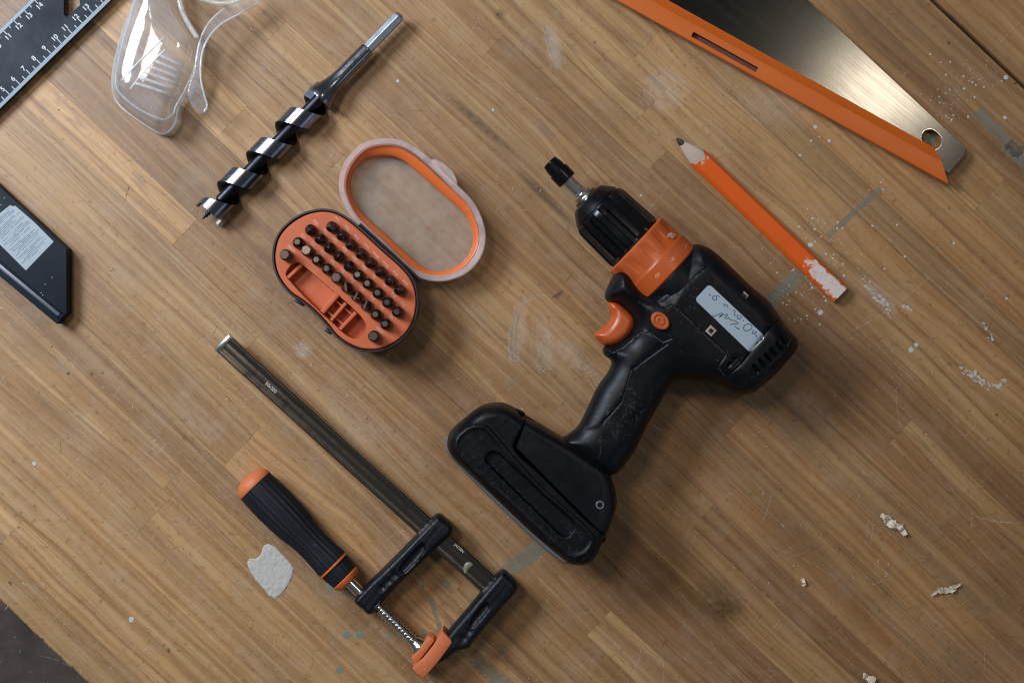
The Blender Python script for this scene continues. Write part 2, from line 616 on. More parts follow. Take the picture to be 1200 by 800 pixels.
def wood_mat():
    m = NT('oiled_beech_stave')
    c = m.obj()
    oi = m.node('ShaderNodeObjectInfo')
    rnd = oi.outputs['Random']
    geo = m.node('ShaderNodeNewGeometry').outputs['Position']
    cmb = m.node('ShaderNodeCombineXYZ')
    m.lk(m.math('MULTIPLY', rnd, 37.0), cmb.inputs[0])
    m.lk(m.math('MULTIPLY', rnd, 91.0), cmb.inputs[1])
    m.lk(m.math('MULTIPLY', rnd, 13.0), cmb.inputs[2])
    cc = m.vadd(c, cmb.outputs[0])
    # slow warp so the grain wanders; some staves straight, some cathedral
    warp = m.noise(m.vmul(cc, (5, 16, 1)), 1, 2, .5, out=1)
    wsub = m.node('ShaderNodeVectorMath', operation='SUBTRACT')
    m.lk(warp, wsub.inputs[0]); wsub.inputs[1].default_value = (.5, .5, .5)
    wm = m.node('ShaderNodeVectorMath', operation='SCALE')
    m.lk(wsub.outputs[0], wm.inputs[0])
    m.lk(m.mapr(m.math('FRACT', m.math('MULTIPLY', rnd, 7.31)), 0, 1, .006, .034), wm.inputs['Scale'])
    wc = m.vadd(cc, wm.outputs[0])
    rings = m.noise(m.vmul(wc, (2.2, 230, 3)), 1, 3, .5)
    wide = m.noise(m.vmul(wc, (1.3, 60, 3)), 1, 2, .5)
    fib = m.noise(m.vmul(wc, (22, 1500, 3)), 1, 3, .6)
    pore = m.noise(m.vmul(wc, (70, 2300, 3)), 1, 1, .5)
    ringl = m.mapr(rings, .28, .74, 0, 1)
    # growth-ring figure as contour lines of a slow field; strong in some staves only
    field = m.noise(m.vmul(wc, (1.7, 34, 2)), 1, 2, .45)
    cont = m.math('PINGPONG', m.math('MULTIPLY', field, 13.0), .5)
    r4 = m.math('FRACT', m.math('MULTIPLY', rnd, 29.3))
    line = m.math('MULTIPLY', m.mapr(cont, .13, .0, 0, 1), m.mapr(r4, .25, 1, .10, .95))
    col = m.ramp(ringl, [(0, (.245, .122, .043)), (.35, (.332, .182, .070)), (.62, (.388, .230, .096)), (1, (.445, .280, .126))])
    r2 = m.math('FRACT', m.math('MULTIPLY', rnd, 17.7))
    r3 = m.math('FRACT', m.math('MULTIPLY', rnd, 5.13))
    tone = m.ramp(r2, [(0, (.64, .58, .54)), (.22, (.84, .81, .78)), (.5, (1.0, 1.0, 1.0)), (.78, (1.12, 1.12, 1.11)), (1, (1.34, 1.37, 1.40))])
    col = m.mix(1.0, col, tone, 'MULTIPLY')
    pink = m.mix(m.math('MULTIPLY', r3, .75), (1, 1, 1, 1), (1.0, .86, .78, 1))
    col = m.mix(1.0, col, pink, 'MULTIPLY')
    col = m.mix(m.mapr(wide, .56, .72, 0, .40), col, (.20, .115, .060, 1))
    col = m.mix(m.math('MULTIPLY', line, .72), col, (.165, .092, .048, 1))
    crisp = m.noise(m.vmul(wc, (9, 520, 3)), 1, 6, .78)
    crisp2 = m.noise(m.vmul(cc, (16, 850, 3)), 1, 4, .8)
    r5 = m.math('FRACT', m.math('MULTIPLY', rnd, 41.9))
    col = m.mix(m.math('MULTIPLY', m.mapr(crisp, .50, .66), m.mapr(r5, 0, 1, .03, .52)), col, (.165, .092, .045, 1))
    col = m.mix(m.math('MULTIPLY', m.mapr(crisp, .48, .36), .22), col, (.52, .38, .25, 1))
    col = m.mix(m.math('MULTIPLY', m.mapr(crisp2, .56, .68), m.mapr(r5, 0, 1, .10, .42)), col, (.15, .08, .038, 1))
    col = m.mix(m.mapr(fib, .42, .7, 0, .16), col, (.17, .105, .06, 1))
    col = m.mix(m.mapr(fib, .30, .46, .14, 0), col, (.50, .38, .26, 1))
    pm = m.math('MULTIPLY', m.mapr(pore, .62, .72, 0, 1), m.mapr(rings, .3, .6, 1, .35))
    col = m.mix(m.math('MULTIPLY', pm, .34), col, (.095, .055, .03, 1))
    # use: old dirt, pale rubbed film, blotches (position on the whole bench)
    gp = m.vmul(geo, (1, 1, 0))
    blot = m.noise(gp, 7, 5, .6)
    mott = m.noise(gp, 38, 5, .65)
    m2 = m.noise(gp, 210, 4, .65)
    col = m.mix(m.mapr(blot, .48, .72, 0, .45), col, (.165, .098, .055, 1))
    col = m.mix(m.math('MULTIPLY', m.mapr(mott, .50, .72), .18), col, (.42, .33, .25, 1))
    col = m.mix(m.math('MULTIPLY', m.mapr(m2, .62, .70), .22), col, (.48, .40, .33, 1))
    col = m.mix(m.math('MULTIPLY', m.mapr(m2, .42, .30), .55), col, (.12, .07, .04, 1))
    # cross-grain sanding and knife marks, fine and pale
    def marks(col, ang, sx_, sy_, lo, hi, k, cc_):
        mp = m.node('ShaderNodeMapping'); mp.inputs['Rotation'].default_value = (0, 0, ang)
        m.lk(gp, mp.inputs['Vector'])
        q = m.noise(m.vmul(mp.outputs[0], (sx_, sy_, 1)), 1, 2, .5)
        g_ = m.noise(gp, 19, 3, .6)
        return m.mix(m.math('MULTIPLY', m.math('MULTIPLY', m.mapr(q, lo, hi), m.mapr(g_, .45, .62)), k), col, (*cc_, 1))
    col = marks(col, R_(-46), 55, 1500, .66, .74, .40, (.52, .42, .32))
    col = marks(col, R_(12), 70, 1700, .68, .75, .35, (.52, .42, .32))
    col = marks(col, R_(43.3), 26, 1300, .64, .72, .45, (.11, .065, .036))
    # light falloff painted into the wood colour: darker and browner towards the right
    sx = m.node('ShaderNodeSeparateXYZ'); m.lk(geo, sx.inputs[0])
    falloff = m.math('ADD', m.math('MULTIPLY', sx.outputs[0], 1.15), m.math('MULTIPLY', m.math('SUBTRACT', blot, .5), .9))
    col = m.mix(m.mapr(falloff, -.15, .42, 0, .85), col, m.mix(1.0, col, (.70, .62, .54, 1), 'MULTIPLY'))
    # rubbed-in marks with a shape of their own: (x, y, rx, ry, angle, strength, colour)
    def mark(col, X, Y, rx, ry, ang, k, cc_, ns=170, stretch=(1, 1)):
        x, y = P(X, Y)
        mp = m.node('ShaderNodeMapping', vector_type='TEXTURE')
        mp.inputs['Location'].default_value = (x / 1000, y / 1000, 0)
        mp.inputs['Rotation'].default_value = (0, 0, ang)
        mp.inputs['Scale'].default_value = (rx * SC / 1000, ry * SC / 1000, 1)
        m.lk(gp, mp.inputs['Vector'])
        ln = m.node('ShaderNodeVectorMath', operation='LENGTH'); m.lk(mp.outputs[0], ln.inputs[0])
        nn = m.noise(m.vmul(mp.outputs[0], (stretch[0], stretch[1], 1)), 3.0, 6, .72)
        d = m.math('ADD', ln.outputs['Value'], m.math('MULTIPLY', m.math('SUBTRACT', nn, .5), 1.5))
        f = m.math('MULTIPLY', m.mapr(d, .95, .35, 0, 1), m.mapr(m2, .35, .6, .45, 1))
        return m.mix(m.math('MULTIPLY', f, k), col, (*cc_, 1))
    dk = m.noise(m.vmul(gp, (1, 1, 1)), 26, 6, .75)
    col = m.mix(m.mapr(dk, .60, .74, 0, .38), col, (.14, .078, .040, 1))
    W = (.54, .47, .40); D = (.088, .045, .018)
    col = mark(col, 610, 385, 12, 40, R_(-4), .22, W, stretch=(2, .5))
    col = mark(col, 640, 400, 12, 40, R_(10), .22, W)
    col = mark(col, 665, 415, 45, 12, R_(-43), .20, W, stretch=(.6, 2))
    col = mark(col, 648, 55, 12, 30, R_(12), .38, W)
    col = mark(col, 780, 105, 36, 34, 0, .26, W)
    col = mark(col, 355, 410, 13, 12, 0, .30, (.52, .50, .47))
    col = mark(col, 1030, 345, 36, 10, R_(-45), .36, W)
    col = mark(col, 950, 480, 50, 20, R_(-40), .20, W)
    col = mark(col, 905, 125, 60, 30, R_(-20), .15, W)
    col = mark(col, 420, 500, 60, 30, R_(-40), .12, W)
    col = mark(col, 230, 490, 50, 22, R_(-40), .12, W)
    col = mark(col, 843, 704, 48, 30, R_(-40), .75, (.10, .052, .018), ns=60)
    col = mark(col, 850, 714, 24, 17, 0, .95, (.085, .038, .010))
    col = mark(col, 800, 650, 110, 22, R_(-43), .30, D, stretch=(.5, 2))
    col = mark(col, 930, 480, 90, 9, R_(-43), .45, D, stretch=(.4, 2))
    col = mark(col, 562, 145, 80, 6, R_(-42), .95, D, stretch=(.4, 1))
    col = mark(col, 560, 30, 55, 4, R_(-40), .35, D, stretch=(.4, 1))
    col = mark(col, 640, 232, 60, 7, R_(-44), .85, D, stretch=(.4, 1))
    col = mark(col, 1000, 500, 90, 12, R_(-43), .35, D, stretch=(.4, 2))
    col = mark(col, 60, 480, 70, 6, R_(-43), .4, D, stretch=(.4, 1))
    col = mark(col, 190, 640, 90, 12, R_(-43), .4, (.19, .10, .06), stretch=(.4, 1))
    col = mark(col, 655, 345, 9, 4, R_(42), .8, D)
    col = mark(col, 598, 452, 12, 5, R_(50), .5, (.16, .13, .10))
    col = mark(col, 586, 17, 9, 8, 0, .7, D)
    col = mark(col, 1150, 770, 60, 40, 0, .3, (.12, .07, .05))
    m.lk(col, m.bsdf.inputs['Base Color'])
    rg = m.math('ADD', m.mapr(m2, .3, .7, .36, .50), m.math('MULTIPLY', m.mapr(mott, .4, .7), .12))
    m.lk(rg, m.bsdf.inputs['Roughness'])
    m.bsdf.inputs['Specular IOR Level'].default_value = .45
    h = m.math('ADD', m.math('MULTIPLY', fib, .5), m.math('MULTIPLY', pm, -.6))
    h = m.math('ADD', h, m.math('MULTIPLY', ringl, -.25))
    h = m.math('ADD', h, m.math('MULTIPLY', crisp, -.5))
    b = m.bump(h, .55, .00022)
    b = m.bump(m2, .25, .0003, b)
    m.lk(b, m.bsdf.inputs['Normal'])
    return m.m
WOOD = wood_mat()

def clear_mat(name, tint=(.96, .97, .98), haze=.10, hazecol=(.72, .74, .76), rough=.08, gl=1.0, edge=.55):
    m = NT(name)
    m.n.remove(m.bsdf)
    tr = m.node('ShaderNodeBsdfTransparent'); tr.inputs[0].default_value = (*tint, 1)
    gs = m.node('ShaderNodeBsdfGlossy'); gs.inputs[0].default_value = (gl, gl, gl, 1); gs.inputs['Roughness'].default_value = rough
    df = m.node('ShaderNodeBsdfDiffuse'); df.inputs[0].default_value = (*hazecol, 1)
    tl = m.node('ShaderNodeBsdfTranslucent'); tl.inputs[0].default_value = (*hazecol, 1)
    dm = m.node('ShaderNodeMixShader'); dm.inputs[0].default_value = .5
    m.lk(df.outputs[0], dm.inputs[1]); m.lk(tl.outputs[0], dm.inputs[2])
    c = m.obj()
    n = m.noise(c, 90, 5, .65)
    sc_ = m.noise(m.vmul(c, (1800, 160, 100)), 1, 2, .5)
    lw = m.node('ShaderNodeLayerWeight'); lw.inputs[0].default_value = .35
    fr = m.node('ShaderNodeFresnel'); fr.inputs[0].default_value = 1.5
    hz = m.math('MULTIPLY', m.mapr(n, .3, .7, .6, 1.4), haze)
    hz = m.math('ADD', hz, m.math('MULTIPLY', m.mapr(sc_, .68, .76), .14))
    hz = m.math('ADD', hz, m.math('MULTIPLY', m.math('POWER', lw.outputs['Facing'], 3.0), edge), clamp=True)
    m1 = m.node('ShaderNodeMixShader'); m.lk(hz, m1.inputs[0])
    m.lk(tr.outputs[0], m1.inputs[1]); m.lk(dm.outputs[0], m1.inputs[2])
    m2 = m.node('ShaderNodeMixShader'); m.lk(m.math('MINIMUM', fr.outputs[0], .30), m2.inputs[0])
    m.lk(m1.outputs[0], m2.inputs[1]); m.lk(gs.outputs[0], m2.inputs[2])
    bp = m.bump(n, .04, .0006)
    m.lk(bp, gs.inputs['Normal'])
    m.lk(m2.outputs[0], m.out.inputs['Surface'])
    return m.m
CLEAR = clear_mat('clear_polycarbonate', haze=.16, edge=.34, hazecol=(.92,.93,.95), tint=(.985,.985,.99))
CLEARE = clear_mat('clear_polycarbonate_edge', haze=.56, edge=.3, tint=(.97, .97, .98), hazecol=(.93,.94,.97))
CLEARN = clear_mat('clear_nose_rubber', haze=.45, edge=.3, tint=(.95, .96, .95), hazecol=(.88, .89, .86))
MILKY = clear_mat('frosted_lid_rim', haze=.48, hazecol=(.94, .80, .78), rough=.25, edge=.1, tint=(.98,.96,.96))
LIDW = clear_mat('scuffed_clear_lid_window', tint=(.99, .975, .955), haze=.17, hazecol=(.86, .81, .74), rough=.14, edge=.03)

# ================================================================== THE SETTING
def floor():
    m = NT('concrete_floor'); c = m.obj()
    n = m.noise(c, 9, 6, .65)
    n2 = m.noise(c, 60, 4, .6)
    col = m.ramp(n, [(.3, (.055, .042, .034)), (.5, (.12, .09, .07)), (.68, (.20, .155, .125))])
    m.lk(m.mix(m.mapr(n2, .5, .7, 0, .4), col, (.05, .04, .03, 1)), m.bsdf.inputs['Base Color'])
    m.bsdf.inputs['Roughness'].default_value = .85
    o = mk('floor', [(-3000, -3000, -860), (3000, -3000, -860), (3000, 3000, -860), (-3000, 3000, -860)], [[0, 1, 2, 3]], m.m)
    set_props(o, 'dark brown concrete floor far below the bench edge', 'floor', None, 'structure')
floor()

ANG = R_(-43.3)
EX = (math.cos(ANG), math.sin(ANG)); EN = (-math.sin(ANG), math.cos(ANG))

bench = bpy.data.objects.new('workbench', None)
COL.objects.link(bench)
bench.location = (0, 0, -.03)
set_props(bench, 'worn wooden workbench top of glued diagonal staves under all the tools', 'workbench')

def stave(s0, s1, n0, n1, name='stave', ztop=0.0, thick=30, bev=.07):
    cx, cn = (s0 + s1) / 2, (n0 + n1) / 2
    L, Wd = (s1 - s0) / 2 - .03, (n1 - n0) / 2 - .03
    b = bev
    V, F = [], []
    for z, ins in ((-thick, 0), (-b, 0), (0, b)):
        V += [(-L + ins, -Wd + ins, z), (L - ins, -Wd + ins, z), (L - ins, Wd - ins, z), (-L + ins, Wd - ins, z)]
    for k in range(2):
        for i in range(4):
            j = (i + 1) % 4
            F.append([k*4 + i, k*4 + j, k*4 + 4 + j, k*4 + 4 + i])
    F += [[3, 2, 1, 0], [8, 9, 10, 11]]
    me = bpy.data.meshes.new(name)
    me.from_pydata((np.array(V) * .001).tolist(), [], F)
    me.materials.append(WOOD)
    o = bpy.data.objects.new(name, me)
    COL.objects.link(o)
    o.parent = bench
    o.rotation_euler = (0, 0, ANG)
    o.location = ((EX[0]*cx + EN[0]*cn) / 1000, (EX[1]*cx + EN[1]*cn) / 1000, (ztop + random.uniform(-.05, 0)) / 1000 + .03)
    return o

n = -352.5
rows = []
# the edge stave is built below; its inner face is at -352.5
while n < 374.5:
    w = random.choice([20, 22, 25, 28, 31, 34, 38])
    if n + w > 362: w = 375.8 - n
    rows.append((n, n + w)); n += w
for (a, b) in rows:
    s = -640 + random.uniform(-250, 0)
    while s < 620:
        L = random.uniform(300, 760)
        if not (s + L < -560 or s > 560):
            stave(s, s + L, a, b)
        s += L
# board beyond the gap
for (a, b) in ((379.2, 425), (425, 470)):
    s = -640
    while s < 620:
        L = random.uniform(420, 700)
        stave(s, s + L, a, b, ztop=-.6, bev=.9)
        s += L

# the outer edge stave with a nibbled rim
def edge_stave(s0, s1):
    xs = np.linspace(s0, s1, int((s1 - s0)/2.2))
    V, F = [], []
    inner, outer = -352.53, -379.3
    for x in xs:
        j = .5 * math.sin(x * .05) + rng.normal(0, .22) + (-1.1 if rng.random() < .03 else 0)
        ob = outer - j * .8
        for (n_, z) in ((inner, -30), (ob, -30), (ob, -1.6 + rng.normal(0, .12)), (ob + .5, -.6), (ob + 1.6 + abs(rng.normal(0, .25)), -.05), (inner, -.02)):
            V.append((x - (s0 + s1) / 2, n_ - (inner + outer) / 2, z))
    m = 6
    for k in range(len(xs) - 1):
        for i in range(m):
            j = (i + 1) % m
            F.append([k*m + i, k*m + j, (k+1)*m + j, (k+1)*m + i])
    F.append(list(range(m))); F.append([(len(xs) - 1)*m + i for i in range(m)][::-1])
    me = bpy.data.meshes.new('edge_stave')
    me.from_pydata((np.array(V) * .001).tolist(), [], F)
    bm = bmesh.new(); bm.from_mesh(me); bmesh.ops.recalc_face_normals(bm, faces=bm.faces); bm.to_mesh(me); bm.free()
    me.materials.append(WOOD)
    o = bpy.data.objects.new('edge_stave', me); COL.objects.link(o)
    o.parent = bench; o.rotation_euler = (0, 0, ANG)
    cx, cn = (s0 + s1) / 2, (inner + outer) / 2
    o.location = ((EX[0]*cx + EN[0]*cn) / 1000, (EX[1]*cx + EN[1]*cn) / 1000, .03)
edge_stave(-420, 30); edge_stave(30.06, 420)

# ---- marks on the bench (parts of it)
def strip_mark(name, a, b, w, mat, z=.05, ragged=.12):
    A, B = np.array(P(*a)), np.array(P(*b))
    d = B - A; L = np.linalg.norm(d); d /= L; nn = np.array([-d[1], d[0]])
    k = max(6, int(L / 1.6)); w *= SC
    top = [A + d*L*t + nn*(w/2)*(1 + rng.normal(0, ragged)) for t in np.linspace(0, 1, k)]
    bot = [A + d*L*t - nn*(w/2)*(1 + rng.normal(0, ragged)) for t in np.linspace(0, 1, k)]
    V = [(x, y, z) for x, y in top] + [(x, y, z) for x, y in bot]
    F = [[i, i+1, k+i+1, k+i] for i in range(k-1)]
    return mk(name, V, F, mat, bench)
strip_mark('paint_streak', (585, 676), (650, 628), 17, STREAK)
strip_mark('paint_streak', (898, 357), (944, 316), 17, STREAK)
strip_mark('paint_streak', (970, 277), (1032, 221), 7, STREAK)
strip_mark('paint_streak', (1146, 130), (1196, 182), 15, STREAK, ragged=.3)
strip_mark('paint_streak', (1180, 168), (1222, 214), 18, STREAK, ragged=.25)
strip_mark('paint_streak', (553, 765), (600, 812), 15, STREAK, ragged=.3)
strip_mark('paint_streak', (505, 700), (517, 742), 5, STREAK, ragged=.3)

acc = Acc()
for X, Y, r in ((386.5, 688, 5), (406, 743, 4.6), (421, 743, 4.8), (456, 745, 2.6), (470, 690, 2.4), (495, 686, 2.6), (523, 683.5, 4), (398, 784, 4.5), (497, 741, 4), (588, 760, 2), (1091, 163, 5)):
    x, y = P(X, Y)
    acc.add(*flat_vf(blob(x, y, r * SC, 18, .10), .0, .09))
set_props(acc.build('green_paint_drops', PAINTG, bench), kind='stuff')

# dried filler patch
fill = zoom(4.211, 260, 530, [(205, 460), (225, 450), (262, 462), (295, 500), (330, 535), (355, 570), (350, 610), (325, 655), (300, 690), (265, 722), (235, 708), (205, 670), (170, 630), (140, 585), (125, 545), (135, 520), (170, 525), (195, 500)])
fo = straight(PP(fill), .8)
fo = fo + rng.normal(0, .16, fo.shape)
ph = rng.uniform(0, 6, 8)
def ftop(x, y, d):
    from mathutils import noise as mn
    a = np.array([mn.noise(Vector((p*.35, q*.35, 3))) * 1.1 + mn.noise(Vector((p*.95, q*.95, 7))) * .8 + mn.noise(Vector((p*2.3, q*2.3, 1))) * .4 for p, q in zip(x, y)])
    return .15 + .55 * quarter(d, 1.6) * (1 + .6*a)
relief('filler_patch', fo, ftop, lambda x, y, d: 0*x + .01, PUTTY, bench, R=1.6, step=.8, grid=.9, smooth=25, fr=(.4, 1.))

# white paint specks in clusters
acc = Acc()
def specks(cx, cy, sx, sy, cnt, rmin=.42, rmax=1.5, ang=0.0):
    for _ in range(cnt):
        a, b = rng.normal(0, sx), rng.normal(0, sy)
        X = cx + a*math.cos(ang) - b*math.sin(ang); Y = cy + a*math.sin(ang) + b*math.cos(ang)
        r = rmin + (rmax - rmin) * rng.random() ** 4
        x, y = P(X, Y)
        acc.add(*flat_vf(blob(x, y, r*SC, 7, .3), .0, .08))
specks(955, 300, 24, 30, 150)
specks(1110, 120, 18, 26, 90)
specks(1140, 95, 14, 14, 40)
specks(930, 350, 22, 22, 70)
specks(1060, 140, 60, 50, 40)
specks(1000, 260, 40, 30, 50)
specks(700, 340, 26, 12, 40, .2, .6)
specks(600, 400, 330, 220, 150, .3, .9)
specks(950, 450, 150, 150, 60, .2, .8)
for X, Y, r in ((1068, 410, 3.2), (1074, 404, 2.6), (950, 287, 3.2), (1179, 91, 2.8), (1178, 138, 2.2), (1130, 104, 1.6), (972, 165, 2), (956, 149, 2.4), (938, 182, 1.6), (932, 112, 1.4), (951, 165, 1.4), (751, 229, 1.3), (578, 129, 1.8), (466, 95, 2), (1013, 793, 2), (1037, 315, 1.4), (962, 366, 3.2), (154, 726, 3.4), (40, 543, 2.6), (1180, 350, 1.6), (1118, 285, 1.6)):
    x, y = P(X, Y)
    acc.add(*flat_vf(blob(x, y, r*SC, 12, .22), .0, .22))
set_props(acc.build('white_paint_specks', PAINTW, bench), kind='stuff')
# crusty smears of pale paint
acc = Acc()
def smear(path, w, cnt):
    p = straight(PP(path), .8, False)
    for _ in range(cnt):
        q = p[rng.integers(0, len(p))] + rng.normal(0, w * SC, 2)
        acc.add(*flat_vf(blob(q[0], q[1], rng.uniform(.25, .9), 8, .45, 1.6, .8, R_(rng.uniform(-60, -20))), 0, rng.uniform(.05, .16)))
smear([(1126, 433), (1140, 441), (1152, 449), (1170, 453), (1178, 447)], 1.8, 55)
smear([(1136, 436), (1148, 440)], 1.5, 12)
smear([(1010, 328), (1024, 345), (1034, 354), (1044, 366)], 2.6, 40)
smear([(1060, 358), (1068, 364)], 2.5, 14)
smear([(1155, 380), (1164, 398)], 1.8, 12)
smear([(744, 268), (764, 240)], 3, 0)
smear([(690, 300), (664, 322)], 2, 0)
set_props(acc.build('pale_paint_smears', PAINTW, bench), kind='stuff')

# scratches, knife cuts and dents
acc = Acc(); dacc = Acc()
def scr(a, b, w=.3, bend=0.0, dark=False, jit=.15):
    A, B = np.array(P(*a)), np.array(P(*b))
    d = B - A; L = np.linalg.norm(d); nn = np.array([-d[1], d[0]]) / (L + 1e-9)
    k = max(4, int(L / 2))
    t = np.linspace(0, 1, k)
    p = A + d * t[:, None] + nn * (np.sin(t * math.pi) * bend * SC + rng.normal(0, jit * .4, k))[:, None]
    (dacc if dark else acc).add(*ribbon_vf(p, w, .055 if not dark else .062))
for _ in range(620):
    X, Y = rng.uniform(-10, 1210), rng.uniform(-10, 810)
    th = rng.choice([rng.normal(43, 7), rng.normal(-40, 14), rng.uniform(0, 180)], p=[.45, .35, .2])
    L = rng.exponential(13) + 4
    scr((X, Y), (X + L*math.cos(R_(th)), Y + L*math.sin(R_(th))), rng.uniform(.12, .45), rng.normal(0, 1.5))
for _ in range(190):
    X, Y = rng.uniform(-10, 1210), rng.uniform(-10, 810)
    th = rng.normal(43, 12) if rng.random() < .7 else rng.uniform(0, 180)
    L = rng.exponential(9) + 3
    scr((X, Y), (X + L*math.cos(R_(th)), Y + L*math.sin(R_(th))), rng.uniform(.15, .4), rng.normal(0, 1), True)
for a, b, w, bd in (((1095, 320), (985, 395), .5, 5), ((1062, 328), (1000, 385), .35, 3), ((740, 795), (752, 758), .5, 0), ((752, 758), (747, 782), .5, 0), ((716, 800), (745, 762), .4, 0), ((776, 800), (776, 770), .45, -2), ((1140, 604), (1205, 612), .7, -3),
                    ((1140, 596), (1138, 622), .6, 0), ((1152, 488), (1128, 515), .45, 0), ((1050, 455), (1057, 505), .35, -2), ((905, 572), (888, 620), .4, 3), ((744, 268), (800, 205), .25, 3), ((1100, 575), (1160, 568), .35, 0), ((1168, 55), (1200, 22), .5, 1), ((885, 634), (980, 676), .35, 4),
                    ((215, 370), (232, 352), .35, 0), ((142, 470), (128, 460), .4, 0), ((110, 632), (118, 616), .5, 0), ((122, 636), (160, 622), .6, 3), ((132, 470), (150, 434), .4, 0), ((168, 508), (186, 522), .5, 2), ((430, 650), (470, 620), .3, 0), ((1018, 607), (1014, 640), .4, 0), ((1024, 608), (1020, 640), .4, 0)):
    scr(a, b, w, bd)
for a, b, w in (((81, 317), (81, 350), .45), ((128, 318), (137, 315), .5), ((660, 341), (645, 350), .8), ((772, 545), (690, 480), .0), ((146, 236), (152, 217), .6), ((447, 378), (455, 390), .3), ((700, 640), (735, 682), .5), ((900, 500), (905, 492), .5), ((672, 318), (662, 332), .5)):
    if w: scr(a, b, w, 0, True)
def rub(path, wpx, cnt, w=.3):
    base = catmull(PP(path), 1.5, False)
    g_ = np.gradient(base, axis=0); g_ /= np.linalg.norm(g_, axis=1)[:, None] + 1e-9
    n_ = np.stack([-g_[:, 1], g_[:, 0]], 1)
    m_ = len(base)
    for _ in range(cnt):
        a_ = rng.integers(0, max(1, m_ - 6)); b_ = min(m_, a_ + int(rng.uniform(.25, .8)*m_) + 5)
        off = rng.normal(0, wpx*SC*.5)
        q = base[a_:b_] + n_[a_:b_]*(off + rng.normal(0, .05, b_ - a_))[:, None]
        acc.add(*ribbon_vf(q, rng.uniform(.15, w*1.5), .066))
rub([(646, 348), (630, 345), (616, 350), (606, 364), (602, 385), (601, 408), (603, 425)], 6, 42)
rub([(636, 345), (628, 370), (626, 395), (632, 420), (640, 436)], 8, 26)
rub([(640, 366), (660, 395), (690, 430), (704, 452)], 9, 30)
rub([(640, 20), (648, 50), (658, 78)], 9, 34)
rub([(360, 398), (352, 408), (358, 416)], 6, 16)
rub([(1010, 328), (1030, 350), (1048, 372)], 5, 18)
for _ in range(130):
    X, Y = rng.uniform(-10, 1210), rng.uniform(-10, 810)
    x, y = P(X, Y); r_ = rng.uniform(.35, 1.15); a_ = R_(rng.uniform(-70, -15))
    pts_ = blob(x, y, r_, 9, .5, 1.5, .7, a_)
    acc.add([(p_[0], p_[1], .064) for p_ in pts_], [list(range(9))])
    pts_ = blob(x + .45*r_, y + .6*r_, r_*.7, 9, .5, 1.5, .45, a_)
    dacc.add([(p_[0], p_[1], .068) for p_ in pts_], [list(range(9))])
set_props(acc.build('pale_scratches', SCR, bench), kind='stuff')
for X, Y, r, s in ((120, 437, 2.2, 1), (80, 437, 3, 1), (12, 683, 5, .5), (397, 83, 3, 1.3), (697, 50, 2.5, .8), (1168, 487, 3.4, 1), (1117, 452, 1.6, 1), (1094, 396, 1.6, 1), (1114, 469, 1.5, 1), (1060, 535, 1.8, 1), (1112, 50, 3, 1), (1190, 98, 3.6, .7), (1002, 79, 1.8, 1), (769, 654, 3, .6), (915, 573, 2.2, 1), (108, 438, 3, .9), (61, 406, 2, 1), (198, 762, 4, .8), (944, 681, 3, .6), (583, 18, 3, .7), (182, 85, 1.5, 1), (69, 129, 1.8, 1), (88, 198, 1.6, 1), (430, 490, 1.8, 1), (520, 365, 1.5, 1), (22, 618, 2, 1), (12, 623, 2, 1)):
    x, y = P(X, Y)
    dacc.add(*[q if i else [(a, b, .06) for a, b in blob(x, y, r*SC*.62, 12, .4, 1, s, R_(-60))] for i, q in enumerate((0, [list(range(12))]))])
for _ in range(150):
    x, y = P(rng.uniform(-10, 1210), rng.uniform(-10, 810))
    r = rng.uniform(.12, .42)
    dacc.add([(a, b, .06) for a, b in blob(x, y, r, 7, .4, 1, .7, R_(-45))], [list(range(7))])
set_props(dacc.build('dark_scratches_and_dents', DSCR, bench), kind='stuff')

# small loose chips (countless sawdust)
acc = Acc()
for _ in range(260):
    x, y = P(rng.uniform(-10, 1210), rng.uniform(-10, 810))
    L, w, a = rng.uniform(.5, 1.9), rng.uniform(.12, .35), rng.uniform(0, 3.14)
    c, s = math.cos(a) * L / 2, math.sin(a) * L / 2
    z = .1
    V = [(x-c-s*w, y-s+c*w, z), (x-c+s*w, y-s-c*w, z), (x+c+s*w, y+s-c*w, z+.15), (x+c-s*w, y+s+c*w, z+.15), (x, y, z+.4)]
    acc.add(V, [[0, 1, 4], [1, 2, 4], [2, 3, 4], [3, 0, 4], [3, 2, 1, 0]])
set_props(acc.build('sawdust', SHAVE), 'fine pale sawdust flakes scattered over the bench top', 'sawdust', None, 'stuff')

